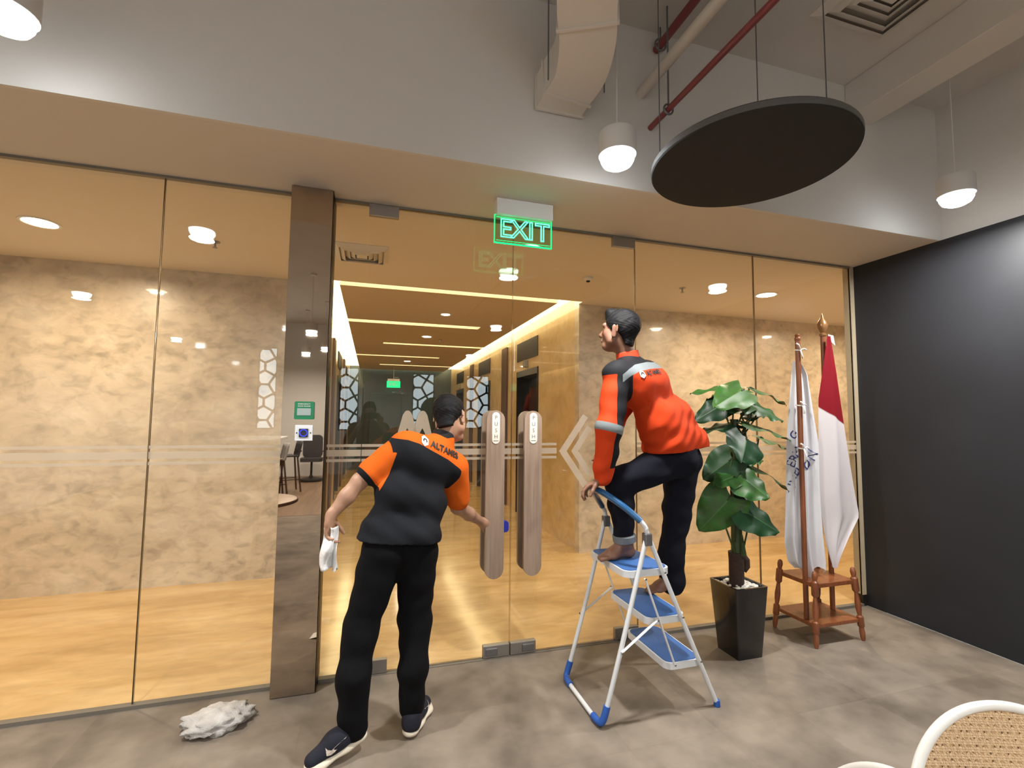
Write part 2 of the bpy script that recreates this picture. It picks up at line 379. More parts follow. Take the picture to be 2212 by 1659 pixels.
# ---- front room ceilings and walls
sbox('ceiling', (XL, YF, ZT), (XR, 0.10, ZT+0.05), 'soffit_paint')
sbox('wall_fascia', (XL, YF-0.02, ZT), (XR+.4, YF, ZC), 'fascia_paint')
sbox('ceiling', (XL, YB, ZC), (XR+.4, YF, ZC+0.06), 'ceiling_paint')
sbox('wall_right', (XR, YB, 0), (XR+0.15, 0.03, ZT), 'charcoal_wall')
sbox('wall_right_upper', (XR+0.02, YB, ZT), (XR+0.15, YF, ZC), 'fascia_paint')
sbox('wall_left', (XL-0.15, YB, 0), (XL, 0.0, ZC), 'white_wall')
sbox('trim_1', (XR-0.042, -0.012, 0.09), (XR-0.0005, 0.055, ZT), 'jamb_beige')
sbox('baseboard_right', (XR-0.045, -0.016, 0), (XR-0.0005, 0.058, 0.09), 'dark_metal')
# rear wall with the lattice windows
wins = [(-3.72, -3.27, 1.18, 3.30), (-1.74, -1.24, 1.15, 2.85), (0.18, 0.80, 1.2, 2.75), (1.7, 2.4, 1.2, 2.75)]
wins.sort(); xs = XL
wr = sbox('wall_rear', (XL, YB-0.15, 0), (wins[0][0], YB, ZC), 'white_wall')
for k, (x0, x1, z0, z1) in enumerate(wins):
    sbox('wall_below_window', (x0, YB-.15, 0), (x1, YB, z0), 'white_wall', wr)
    sbox('wall_above_window', (x0, YB-.15, z1), (x1, YB, ZC), 'white_wall', wr)
    nx = wins[k+1][0] if k+1 < len(wins) else XR
    sbox('wall_pier', (x1, YB-.15, 0), (nx, YB, ZC), 'white_wall', wr)
    wn = B()
    for lo, hi in (((x0, z0), (x0+.03, z1)), ((x1-.03, z0), (x1, z1)), ((x0, z0), (x1, z0+.03)), ((x0, z1-.03), (x1, z1))):
        wn.box((lo[0], YB-.1, lo[1]), (hi[0], YB-.04, hi[1]))
    wn = struct(wn.make('window_%d' % (k+20), 'lattice_metal'))
    a, lb = 0.46, B()
    def seg(p, q):                                     # lattice bar clipped to the opening
        pts = [V((p[0]+(q[0]-p[0])*t/12, YB-.07, p[1]+(q[1]-p[1])*t/12)) for t in range(13)]
        ins = [w for w in pts if x0 <= w.x <= x1 and z0 <= w.z <= z1]
        if len(ins) > 1: lb.tube([ins[0], ins[-1]], 0.030, 6)
    for i in range(-1, 4):
        for j in range(-1, 8):
            cx, cz = x0 + (i+.5)*a - .07, z0 + (j+.5)*a
            h = a*.21
            if (i+j) % 2 == 0:
                e = [((cx-h, cz), [(-1, -1), (-1, 1)]), ((cx+h, cz), [(1, -1), (1, 1)])]
            else:
                e = [((cx, cz-h), [(-1, -1), (1, -1)]), ((cx, cz+h), [(-1, 1), (1, 1)])]
            seg(e[0][0], e[1][0])
            for p, cs in e:
                for c in cs: seg(p, (cx+c[0]*a/2, cz+c[1]*a/2))
    lb.make('lattice', 'lattice_metal', wn)

# ---- lobby behind the glass
sbox('ceiling', (-6.4, 0.10, ZT), (6.6, 1.90, ZT+0.05), 'lobby_ceiling')
sbox('ceiling', (-6.4, 1.90, ZT), (COR0, YW, ZT+0.05), 'lobby_ceiling')
sbox('ceiling', (COR1, 1.90, ZT), (6.6, YW, ZT+0.05), 'lobby_ceiling')
sbox('ceiling', (XR, 0.03, ZT), (6.6, 0.10, ZT+0.05), 'lobby_ceiling')
sbox('wall_back_left', (-6.4, YW, 0), (COR0, YW+0.12, ZT+.2), 'lobby_wall')
sbox('wall_back_right', (COR1, YW, 0), (6.6, YW+0.12, ZT+.2), 'lobby_wall')
sbox('wall_lobby_left', (-6.55, 0.0, 0), (-6.4, YW+.12, ZT+.2), 'lobby_wall')
sbox('wall_lobby_right', (6.6, 0.0, 0), (6.75, YW+.12, ZT+.2), 'lobby_wall')
sbox('wall_lobby_front', (XR+.15, -0.12, 0), (6.6, 0.03, ZT+.05), 'lobby_wall')
sbox('wall_lobby_front', (-6.4, -0.12, 0), (-5.3, 0.03, ZT+.05), 'lobby_wall')
# corridor: walls with lift openings, dropped ceiling with light slots, cove boxes
lifts = [(3.40, 4.45), (6.30, 7.40), (9.2, 10.25)]
for side, X0, X1 in (('right', COR1, COR1+.30), ('left', COR0-.30, COR0)):
    y = YW+.12; first = None
    for a0, a1 in lifts + [(CEND, CEND)]:
        o = sbox('wall_corridor_' + side, (X0, y, 0), (X1, a0, ZT+.25), 'corridor_wall', first)
        if first is None: first = o
        if a1 > a0: sbox('wall_lintel', (X0, a0, 2.30), (X1, a1, ZT+.25), 'corridor_wall', first)
        y = a1
sbox('wall_end', (COR0-.3, CEND, 0), (COR1+.3, CEND+.1, ZT+.25), 'end_wall_teal')
PX0, PX1 = -1.26, 1.17
slots = [(3.82, 4.02, PX0, 0.64), (5.86, 6.02, -0.73, PX1), (7.76, 7.92, PX0, 0.57), (9.66, 9.82, -0.73, PX1)]
cc = sbox('ceiling', (PX0, 2.05, ZT), (PX1, slots[0][0], ZT+.04), 'corridor_ceiling')
for k, (y0, y1, x0, x1) in enumerate(slots):
    ny = slots[k+1][0] if k+1 < len(slots) else CEND-.14
    sbox('ceiling_panel', (PX0, y1, ZT), (PX1, ny, ZT+.04), 'corridor_ceiling', cc)
    if x0 > PX0: sbox('ceiling_panel', (PX0, y0, ZT), (x0, y1, ZT+.04), 'corridor_ceiling', cc)
    if x1 < PX1: sbox('ceiling_panel', (x1, y0, ZT), (PX1, y1, ZT+.04), 'corridor_ceiling', cc)
sbox('ceiling', (COR0-.3, 1.90, ZT+.2), (COR1+.3, CEND+.1, ZT+.26), 'lobby_ceiling')

# ---- glass partition
def pane(name, x0, x1, z0=0.018, z1=ZT-0.012):
    o = struct(B().box((x0, -0.006, z0), (x1, 0.006, z1)).make(name, 'clear_glass'))
    o.data.materials.append(MATS['joint_brown'])
    for p in o.data.polygons:
        if abs(p.normal.y) < .5: p.material_index = 1
    return o
def bands(o, x0, x1):
    for z0, z1 in ((1.358, 1.375), (1.302, 1.341), (1.269, 1.286)):
        B().box((x0, -0.0085, z0), (x1, -0.0070, z1)).make('frosted_band', 'frosted_film', o)
fixed = [(-5.3, -4.205), (-4.195, -3.145), (-3.135, -2.073), (-2.067, -1.395), (-1.16, -0.963), (0.955, 2.045), (2.051, 3.092)]
for k, (x0, x1) in enumerate(fixed):
    o = pane('window_%d' % (k+1), x0, x1); bands(o, x0, x1)
for k, x in enumerate((-4.2, -3.14, -2.07, 2.048)):
    o = struct(B().tube([(x, 0, .018), (x, 0, ZT-.012)], 0.0032, 8).make('trim_%d' % (k+2), 'joint_brown', smooth=True))
sbox('trim_7', (-5.3, -0.016, ZT-.014), (-1.395, 0.016, ZT), 'track_grey'); sbox('trim_8', (-1.16, -0.016, ZT-.014), (3.092, 0.016, ZT), 'track_grey')
sbox('trim_9', (-5.3, -0.020, 0.0), (-1.395, 0.020, 0.020), 'track_grey'); sbox('trim_10', (-1.16, -0.020, 0.0), (-.963, 0.020, 0.020), 'track_grey')
sbox('trim_11', (0.955, -0.020, 0.0), (3.092, 0.020, 0.020), 'track_grey'); sbox('trim_12', (-.963, -0.025, 0.0), (0.955, 0.02, 0.004), 'track_grey')

# ---- the two glass doors
def stadium(w, h, n=10):
    r = w/2; P = []
    for k in range(n+1): a = math.pi*k/n; P.append((r*math.cos(a), h/2-r+r*math.sin(a)))
    for k in range(n+1): a = math.pi + math.pi*k/n; P.append((r*math.cos(a), -h/2+r+r*math.sin(a)))
    return P
def put_text(me, name, mat, parent, origin, ex, ey):
    ex, ey = V(ex), V(ey); M = Matrix((( ex.x, ey.x, ex.cross(ey).x, origin[0]), (ex.y, ey.y, ex.cross(ey).y, origin[1]), (ex.z, ey.z, ex.cross(ey).z, origin[2]), (0,0,0,1)))
    me.transform(M); return link_mesh(name, me, mat, parent)
def door(name, x0, x1, hx, hinge):
    d = pane(name, x0, x1, 0.012, ZT-0.016); bands(d, x0, min(x1, .325) if x0 > 0 else x1)
    for s in (-1, 1):                                  # a wooden push bar on either face
        yc = s*0.066
        h = B().prism([(hx+px, yc-0.013, 1.055+pz) for px, pz in stadium(0.122, 1.075)], (0, .026, 0)).make('push_bar' if s < 0 else 'pull_bar', 'walnut_handle', d, 'auto')
        for z in (0.75, 1.36): B().tube([(hx, s*0.006, z), (hx, yc - s*0.01, z)], 0.011, 10).make('standoff', 'brushed_steel', h)
        if s < 0:
            p = B().prism([(hx+px, yc-0.013, 1.478+pz) for px, pz in stadium(0.052, 0.205)], (0, -.004, 0)).make('push_plate', 'push_cream', d, 'auto')
            for c, z in zip('PUSH', (1.545, 1.503, 1.461, 1.421)):
                put_text(text_mesh(c, 0.036), 'letter', 'push_text', p, (hx, yc-0.0175, z), (1, 0, 0), (0, 0, 1))
            B().box((hx-.017, yc-.0176, 1.393), (hx+.017, yc-.0172, 1.397)).make('small_print', 'push_text', p)
    zt = ZT-0.005
    xa, xb = (x0, x0+.185) if hinge < 0 else (x1-.185, x1)
    B().box((xa, -0.017, zt-.075), (xb, .017, zt), .003).make('top_hinge_clamp', 'brushed_steel', d)
    B().box((xa, -0.017, .006), (xb, .017, .085), .003).make('floor_hinge_clamp', 'brushed_steel', d)
    xa, xb = (x1-.175, x1) if hinge < 0 else (x0, x0+.175)
    l = B().box((xa, -0.019, .006), (xb, .019, .082), .003).make('lock_clamp', 'brushed_steel', d)
    xc = xa+.055 if hinge < 0 else xb-.055
    B().box((xc-.04, -0.026, .020), (xc+.04, -.018, .066), .004).make('lock_cylinder_cover', 'grey_metal', l)
    return d
dl = door('door_1', -0.959, -0.003, -0.128, -1)
dr = door('door_2', 0.003, 0.951, 0.130, 1)
# frosted logos on the door leaves
def stroke(pts, w):                                     # mitred open polyline in xz
    P = [V((p[0], p[1])) for p in pts]; L, Rr = [], []
    for i, p in enumerate(P):
        d0 = (P[i]-P[i-1]).normalized() if i else (P[1]-P[0]).normalized()
        d1 = (P[i+1]-P[i]).normalized() if i+1 < len(P) else d0
        n0 = V((-d0.y, d0.x)); n1 = V((-d1.y, d1.x)); m = (n0+n1).normalized(); k = w/2/max(.3, m.dot(n0))
        L.append(p+m*k); Rr.append(p-m*k)
    return L + Rr[::-1]
for vx, ex_, hh, w in ((.372, .545, .245, .046), (.462, .575, .165, .044)):
    B().prism([(p.x, -0.0075, p.y) for p in stroke([(ex_, 1.318+hh), (vx, 1.318), (ex_, 1.318-hh)], w)], (0, -.0012, 0)).make('frosted_logo', 'frosted_film', dr)
for cx in (-0.688, -0.594):
    P = [(cx-.062, 1.43), (cx-.03, 1.555)] + [(cx-.022*math.cos(t), 1.565+.02*math.sin(t)) for t in (.3, .9, 1.57, 2.2, 2.8)] + [(cx+.03, 1.555), (cx+.062, 1.43), (cx+.022, 1.43), (cx, 1.475), (cx-.022, 1.43)]
    B().prism([(x, -.0075, z) for x, z in P], (0, -.0012, 0)).make('frosted_logo', 'frosted_film', dl)

# ---- bronze mirror column
c = struct(B().box((-1.393, -0.108, 0), (-1.163, 0.11, ZT)).make('wall_column', 'bronze_edge'))
B().box((-1.395, -0.118, 0.004), (-1.166, -0.108, ZT-.002), .001).make('mirror_panel', 'bronze_mirror', c)

# ================================================================== LIGHT FITTINGS
def pendant(x, y, z, label):
    t = thing('pendant_lamp', (x, y, z-.06), label, 'lamp', 'white can pendants of the front room')
    B().lathe((x, y, 0), [(.06, z+.13), (.09, z+.125), (.095, z+.11), (.095, z+.005), (.088, z+.0)], 28).make('lamp_housing', 'white_plastic', t, 'auto')
    B().lathe((x, y, z), [(.086, 0), (.084, -.02), (.072, -.042), (.045, -.058), (.012, -.063)], 24).make('glare_dome', 'lamp_cool', t, True)  # glowing lamp bottom, domed and enlarged so its shape stands in for glare
    B().tube([(x, y, z+.12), (x, y, ZC)], .003, 6).make('cord', 'white_plastic', t)
    B().lathe((x, y, ZC-.025), [(.045, 0), (.05, .01), (.05, .025)], 16).make('ceiling_rose', 'white_plastic', t)
    disk_lamp('lamp_light', (x, y, z-.066), PENDANT_W, (1.0, 0.97, 0.925), .16, t, 170)
pendant(-2.20, -1.03, 2.96, 'white can pendant lamp at the upper left corner, above the left glass')
pendant(0.255, -0.99, 2.88, 'white can pendant lamp glaring beside the black hanging disc')
pendant(2.62, -1.08, 2.98, 'white can pendant lamp glaring above the charcoal wall')
for k, (x, y) in enumerate(((-4.2, -3.6), (-1.9, -5.6), (0.9, -3.9), (-1.85, -7.6), (-2.35, -8.6), (1.2, -7.4), (-4.4, -7.0))):
    pendant(x, y, 2.95, 'white can pendant hanging in the rear of the room, seen mirrored in the glazing')
def downlight(x, y, label, r=.075, w=None):
    t = thing('recessed_downlight', (x, y, ZT), label, 'downlight', 'warm lobby downlights')
    B().lathe((x, y, ZT), [(r+.018, -.001), (r+.016, -.006), (r, -.006), (r-.006, -.001)], 24).make('trim_ring', 'white_plastic', t, 'auto')
    B().lathe((x, y, ZT-.003), [(r-.005, 0), (r*.6, -.008), (r*.2, -.011)], 20).make('lens', 'lamp_warm', t, True)
    disk_lamp('downlight_beam', (x, y, ZT-.02), w or DOWN_W, (1.0, 0.79, 0.55), .12, t, 170)
downlight(-3.21, 1.04, 'bright warm downlight behind the leftmost glass panel', .10)
downlight(3.16, 0.97, 'bright warm downlight behind the glass beside the flag poles', .10)
downlight(-5.2, 1.04, 'warm downlight at the far left of the lobby, out of frame')
downlight(5.2, 1.0, 'warm downlight at the far right of the lobby behind the charcoal wall')
downlight(0.0, 3.10, 'small downlight in the corridor ceiling nearest the doors', .06, 10)
downlight(-0.04, 4.95, 'glowing downlight in the corridor ceiling between the second and third light slots', .08, 14)
downlight(-0.09, 8.73, 'distant glowing downlight near the end of the corridor ceiling', .08, 14)
# linear slots and coves of the corridor
def linear(name, x0, y0, x1, y1, label, cat, mat, z=ZT+.045, group=None):
    t = thing(name, ((x0+x1)/2, (y0+y1)/2, ZT), label, cat, group)
    B().box((x0, y0, z), (x1, y1, z+.01)).make('diffuser', mat, t)
    e = .012
    b = B()
    for lo, hi in (((x0, y0), (x1, y0+e)), ((x0, y1-e), (x1, y1)), ((x0, y0), (x0+e, y1)), ((x1-e, y0), (x1, y1))):
        b.box((*lo, z+.01), (*hi, z+.04))
    b.make('channel', 'white_plastic', t)
for k, (y0, y1, x0, x1) in enumerate(slots):
    linear('linear_ceiling_light', x0, y0, x1, y1, ['first', 'second', 'third', 'fourth'][k] + ' glowing cross slot in the corridor ceiling counted from the doors', 'ceiling light', 'slot_light', group='glowing cross slots of the corridor ceiling')
linear('cove_light', COR0, 1.90, COR1, 2.05, 'glowing cove strip across the corridor mouth', 'ceiling light', 'slot_light', ZT+.06)
linear('cove_light', COR0, 2.05, PX0, CEND, 'long glowing cove along the left side of the corridor ceiling', 'ceiling light', 'cove_light', ZT+.10)
linear('cove_light', PX1, 2.05, COR1, CEND, 'long glowing cove along the right side of the corridor ceiling', 'ceiling light', 'cove_light', ZT+.10)
linear('cove_light', COR0, CEND-.14, COR1, CEND-.02, 'thin glowing cove across the far end of the corridor ceiling', 'ceiling light', 'slot_light', ZT+.10)

# ---- lobby ceiling fittings
def sprinkler(x, y, label):
    t = thing('sprinkler_head', (x, y, ZT-.05), label, 'sprinkler', 'lobby ceiling sprinklers')
    B().lathe((x, y, ZT), [(.035, 0), (.033, -.006), (.012, -.010)], 16).make('escutcheon', 'brushed_steel', t)
    B().tube([(x, y, ZT-.006), (x, y, ZT-.045)], .008, 8).make('sprinkler_body', 'brushed_steel', t)
    B().lathe((x, y, ZT-.05), [(.018, 0), (.018, .004)], 12).make('deflector', 'brushed_steel', t)
sprinkler(-2.12, 1.07, 'ceiling sprinkler behind the glass left of the mirror column')
sprinkler(2.14, 1.03, 'ceiling sprinkler behind the glass above the potted plant')
sprinkler(0.22, 5.2, 'ceiling sprinkler in the corridor near the glowing downlight')
t = thing('smoke_detector', (1.06, 1.01, ZT-.045), 'round smoke detector on the lobby ceiling behind the right door', 'detector')
B().lathe((1.06, 1.01, ZT), [(.05, 0), (.05, -.015), (.035, -.03), (.03, -.032)], 20).make('detector_body', 'white_plastic', t, 'auto')
B().lathe((1.06, 1.01, ZT-.032), [(.02, 0), (.018, -.01), (.01, -.013)], 14).make('sensor_chamber', 'dark_metal', t)
def diffuser(x, y, z, s, name, label, n=4):
    t = thing(name, (x, y, z-.05), label, 'air vent')
    B().box((x-s/2+.02, y-s/2+.02, z-.004), (x+s/2-.02, y+s/2-.02, z-.001)).make('vent_throat', 'vent_shade', t)
    for k in range(n):
        a = s/2*(1-k*.19); w = s*.088; zz = z - .004 - .008*(k % 2)
        b = B()
        for sx, sy in ((1, 0), (-1, 0), (0, 1), (0, -1)):
            if sx: b.prism([(x+sx*a, y-a, zz), (x+sx*a, y+a, zz), (x+sx*(a-w), y+a-w, zz-.028), (x+sx*(a-w), y-a+w, zz-.028)], (0, 0, .004))
            else: b.prism([(x-a, y+sy*a, zz), (x+a, y+sy*a, zz), (x+a-w, y+sy*(a-w), zz-.028), (x-a+w, y+sy*(a-w), zz-.028)], (0, 0, .004))
        b.make('vent_blade', 'duct_white', t)
    B().box((x-s*.1, y-s*.1, z-.036), (x+s*.1, y+s*.1, z-.03)).make('vent_centre', 'duct_white', t)
diffuser(-1.02, 0.97, ZT, .42, 'ceiling_diffuser', 'square air diffuser on the lobby ceiling right of the mirror column')
diffuser(1.77, -1.335, ZC, .56, 'ceiling_diffuser', 'large square air diffuser on the high ceiling above the black disc', 5)

# ---- EXIT sign
def exit_sign(x0, x1, y, ztop, label, zb=.20, small=False):
    xc = (x0+x1)/2; t = thing('exit_sign', (xc, y, ztop-.30), label, 'exit sign')
    B().box((x0, y-.035, ztop-.10), (x1, y+.035, ztop), .003).make('sign_housing', 'white_plastic', t)
    w0, w1, z1, z0 = x0-.008, x1+.002, ztop-.095, ztop-.275
    B().box((w0, y-.004, z0), (w1, y+.004, z1)).make('acrylic_panel', 'acrylic', t)
    for nm, lo, hi in (('edge_glow', (w0, z0), (w1, z0+.006)), ('edge_glow', (w0, z0), (w0+.004, z1)), ('edge_glow', (w1-.004, z0), (w1, z1)), ('edge_glow', (w0, z1-.004), (w1, z1))):
        B().box((lo[0], y-.006, lo[1]), (hi[0], y+.006, hi[1])).make(nm, 'exit_green', t)
    for nm, lo, hi in (('inner_frame', (w0+.012, z0+.016), (w1-.012, z0+.019)), ('inner_frame', (w0+.012, z1-.016), (w1-.012, z1-.013))):
        B().box((lo[0], y-.0055, lo[1]), (hi[0], y-.0045, hi[1])).make(nm, 'exit_green', t)
    for c, fx in zip('EXIT', (.19, .43, .63, .83)):
        put_text(text_mesh(c, .165, outline=.0042), 'letter', 'exit_letter', t, (w0+(w1-w0)*fx, y-.006, (z0+z1)/2+.002), (1.0, 0, 0), (0, 0, 1))
    return t
exit_sign(-.205, .165, -.30, ZT, 'green edge-lit EXIT sign under a white box above the glass doors')
t = thing('exit_sign', (-.35, 10.2, 2.32), 'small green exit sign hanging at the far end of the corridor', 'exit sign')
B().box((-.52, 10.19, 2.32), (-.16, 10.21, 2.50)).make('sign_face', 'far_exit', t)
B().box((-.50, 10.17, 2.50), (-.18, 10.23, 2.56)).make('sign_housing', 'white_plastic', t)
B().tube([(-.34, 10.2, 2.56), (-.34, 10.2, ZT)], .008, 6).make('hanger', 'white_plastic', t)
put_text(text_mesh('EXIT', .12), 'lettering', 'white_plastic', t, (-.34, 10.187, 2.41), (1, 0, 0), (0, 0, 1))

# ---- lifts along the corridor
for side, xw, s in (('right', COR1, 1), ('left', COR0, -1)):
    for k, (a0, a1) in enumerate(lifts):
        n = ['nearest', 'middle', 'farthest'][k]
        t = thing('lift_entrance', (xw+s*.15, (a0+a1)/2, 0), f'grey steel lift entrance, the {n} one on the {side} side of the corridor', 'lift')
        mid = (a0+a1)/2; xd = xw + s*.20
        for y0, y1 in ((a0+.03, mid-.002), (mid+.002, a1-.03)):
            B().box((min(xd, xd+s*.03), y0, .01), (max(xd, xd+s*.03), y1, 2.20)).make('lift_door', 'lift_steel', t)
        for y0, y1 in ((a0+.001, a0+.03), (a1-.03, a1-.001)):
            B().box((min(xw-s*.012, xd), y0, 0), (max(xw-s*.012, xd), y1, 2.296)).make('door_jamb', 'dark_metal', t)
        B().box((min(xw-s*.012, xd), a0+.03, 2.20), (max(xw-s*.012, xd), a1-.03, 2.296)).make('door_head', 'lift_steel', t)
        B().box((min(xw-s*.012, xw-s*.001), a0+.02, 2.46), (max(xw-s*.012, xw-s*.001), a1-.02, 2.76)).make('transom_panel', 'dark_metal', t)
        li = B().box((min(xw-s*.06, xw-s*.002), mid-.045, 2.33), (max(xw-s*.06, xw-s*.002), mid+.045, 2.44), .004).make('hall_lantern', 'indicator_grey', t)
        if k < 2:
            y0 = a1 + .55
            tag(B().box((min(xw-s*.03, xw-s*.001), y0, 0.02), (max(xw-s*.03, xw-s*.001), y0+.34, ZT-.1)).make('wall_panel', 'dark_wood'), f'brown timber wall panel after the {n} lift on the {side} side', 'wall panel')
t = thing('glass_door_set', (-.05, CEND-.04, 0), 'dark double doors closing the far end of the corridor', 'door')
for x0, x1 in ((-.95, -.06), (-.04, .85)):
    B().box((x0, CEND-.05, 0.01), (x1, CEND-.01, 2.2), .005).make('door_leaf', 'lattice_metal', t)
for x in (-.13, .03): B().tube([(x, CEND-.09, .9), (x, CEND-.09, 1.3)], .012, 8).make('door_pull', 'brushed_steel', t)

# ================================================================== OVERHEAD IN THE FRONT ROOM
# black acoustic disc on wires
dx, dy, dz, dr_ = 0.872, -1.205, 2.82, 0.468
t = thing('acoustic_disc', (dx, dy, dz), 'black round acoustic disc hanging from thin wires', 'ceiling panel')
B().lathe((dx, dy, 0), [(dr_-.003, dz), (dr_, dz+.004), (dr_, dz+.036), (dr_-.003, dz+.04)], 72).make('disc_panel', 'black_felt', t, 'auto')
B().lathe((dx, dy, 0), [(dr_+.001, dz+.006), (dr_+.003, dz+.008), (dr_+.003, dz+.033), (dr_+.001, dz+.035)], 72, cap=False).make('edge_band', 'disc_edge', t, 'auto')
for ax, ay in ((-.335, .26), (0.02, -.05), (.26, -.22)):
    B().tube([(dx+ax, dy+ay, dz+.04), (dx+ax, dy+ay, ZC)], .003, 6).make('suspension_wire', 'grey_metal', t)
    B().lathe((dx+ax, dy+ay, dz+.04), [(.012, 0), (.012, .02), (.005, .03)], 10).make('wire_gripper', 'grey_metal', t)
# white rectangular duct that snakes down into the fascia
def rect_sweep(path, w, h):
    rings = []
    for i, p in enumerate(path):
        p = V(p); d = (V(path[min(i+1, len(path)-1)]) - V(path[max(i-1, 0)])).normalized()
        a = d.cross(V((0, 0, 1))).normalized(); u = a.cross(d)
        rings.append([p+a*sx*w/2+u*sz*h/2 for sx, sz in ((-1, -1), (1, -1), (1, 1), (-1, 1))])
    return rings
def spline(P, n):
    P = [V(p) for p in P]; out = []
    for i in range(len(P)-1):
        p0, p1, p2, p3 = P[max(i-1, 0)], P[i], P[i+1], P[min(i+2, len(P)-1)]
        for k in range(n):
            t = k/n; out.append(.5*((2*p1)+(p2-p0)*t+(2*p0-5*p1+4*p2-p3)*t*t+(3*p1-p0-3*p2+p3)*t**3))
    return out + [P[-1]]
path = spline([(.058, -.675, 3.365), (.060, -.78, 3.37), (.075, -.93, 3.395), (.035, -1.1, 3.44), (-.05, -1.28, 3.50), (-.15, -1.6, 3.58), (-.25, -2.6, 3.66)], 8)
t = thing('air_duct', (.065, -1.4, 3.27), 'white curved rectangular air duct snaking along the ceiling into the fascia', 'air duct')
B().ring_loft(rect_sweep(path, .27, .19)).make('duct_body', 'duct_white', t, 'auto')
for i in (1, 8, 26): B().ring_loft(rect_sweep([path[i], path[i]+(path[i+1]-path[i]).normalized()*.014], .292, .21)).make('duct_flange', 'duct_white', t)
for i in (14, 34):
    for sx in (-.16, .16): B().tube([path[i]+V((sx, 0, -.1)), V((path[i].x+sx, path[i].y, ZC))], .004, 6).make('hanger_rod', 'grey_metal', t)
# boxed beam duct on the right
B_ = B().box((2.24, -6.0, 3.67), (2.47, YF-.021, ZC-.001), .004).make('boxed_duct', 'duct_white')
tag(B_, 'straight white boxed duct along the ceiling right of the black disc', 'air duct')
# sprinkler pipes
def pipe(name, x, z, y1, r, mat, label, hang):
    t = thing(name, (x, y1/2, z-r), label, 'pipe')
    B().tube([(x, YF-.021, z), (x, y1, z)], r, 14).make('pipe_run', mat, t, 'auto')
    for y in hang:
        B().tube([(x, y, z+r), (x, y, ZC)], .005, 6).make('hanger_rod', 'grey_metal', t)
        ring = [(x+(r+.012)*math.sin(a), y, z+(r+.012)*math.cos(a)) for a in [2*math.pi*k/18 for k in range(19)]]
        B().tube(ring, .006, 6).make('pipe_clamp', 'grey_metal', t)
    return t
pipe('fire_pipe', .655, 3.30, -5, .017, 'red_pipe', 'long dark red sprinkler pipe running past the black disc', (-.86, -1.9))
pipe('fire_pipe', .705, 3.81, -4, .024, 'red_pipe', 'short dark red pipe high under the ceiling beside the white duct', (-.72, -1.6))
pipe('conduit_pipe', .59, 3.50, -5, .032, 'duct_white', 'white pipe running between the two red pipes', (-1.5,))

# ================================================================== THINGS ON THE COLUMN
t = thing('alarm_call_point', (-1.276, -.12, 1.526), 'green emergency break-glass box on the mirror column', 'alarm box')
B().prism([(-1.276+x, -.1185, 1.576+z) for x, z in rounded_rect(.102, .102, .008)], (0, -.028, 0)).make('call_point_body', 'alarm_green', t, 'auto')
B().box((-1.312, -.149, 1.548), (-1.240, -.146, 1.588)).make('break_glass', 'alarm_glass', t)
put_text(text_mesh('EMERGENCY', .0115), 'lettering', 'print_white', t, (-1.276, -.1472, 1.612), (1, 0, 0), (0, 0, 1))
put_text(text_mesh('DOOR RELEASE', .0095), 'lettering', 'print_white', t, (-1.276, -.1472, 1.600), (1, 0, 0), (0, 0, 1))
t = thing('exit_button', (-1.275, -.12, 1.403), 'square steel exit button with blue lit ring on the mirror column', 'switch')
B().box((-1.322, -.128, 1.403), (-1.228, -.1185, 1.493), .002).make('switch_plate', 'white_metal', t)
B().box((-1.300, -.134, 1.424), (-1.252, -.128, 1.472), .001).make('touch_pad', 'switch_black', t)
B().tube([(-1.276+.019*math.cos(a), -.135, 1.448+.019*math.sin(a)) for a in [2*math.pi*k/24 for k in range(25)]], .0025, 6).make('light_ring', 'led_blue', t)
for x in (-1.312, -1.239): B().lathe((x, -.128, 1.448), [(.004, 0), (.003, .002)], 10, (0, -1, 0)).make('screw', 'dark_metal', t)

# ================================================================== STEP LADDER
t = thing('step_ladder', (.58, -.6, 0), 'white and blue folding three-step ladder with the man on it', 'ladder')
YA, YN = -.372, -.828                                   # far and near side frames
P_foot, P_hinge = V((.922, 0, .02)), V((.515, 0, .93))
def on_rail(z): k = (z-P_foot.z)/(P_hinge.z-P_foot.z); return P_foot.x+(P_hinge.x-P_foot.x)*k
rail = [V((.922, YN, .015)), V((on_rail(.5), YN, .5)), V((.515, YN, .93)), V((.505, YN, .965)), V((.478, YN+.01, 1.005)), V((.42, YN+.06, 1.065)), V((.36, YN+.13, 1.118)), V((.325, -.655, 1.143)), V((.32, -.60, 1.146)), V((.325, -.545, 1.143)), V((.36, YA-.13, 1.118)), V((.42, YA-.06, 1.065)), V((.478, YA-.01, 1.005)), V((.505, YA, .965)), V((.515, YA, .93)), V((on_rail(.5), YA, .5)), V((.922, YA, .015))]
B().tube(spline(rail[1:-1], 4), .0125, 12).make('step_frame', 'white_metal', t, 'auto')
for y in (YN, YA):
    B().tube([(on_rail(.5), y, .5), (.922, y, .03)], .0125, 12).make('rail_leg', 'white_metal', t, 'auto')
    B().lathe((.930, y, .0), [(.015, 0), (.017, .006), (.016, .034)], 12).make('rubber_foot', 'rubber_blue', t, 'auto')
B().tube(spline(rail[4:13], 5), .0175, 14).make('hand_grip', 'grip_blue', t, 'auto')
up = spline([V((.503, YN, .915)), V((.38, YN, .47)), V((.262, YN, .075)), V((.243, YN+.015, .028)), V((.236, YN+.055, .016)), V((.235, -.6, .015)), V((.236, YA-.055, .016)), V((.243, YA-.015, .028)), V((.262, YA, .075)), V((.38, YA, .47)), V((.50, YA, .915))], 5)
B().tube(up, .0125, 12).make('rear_frame', 'white_metal', t, 'auto')
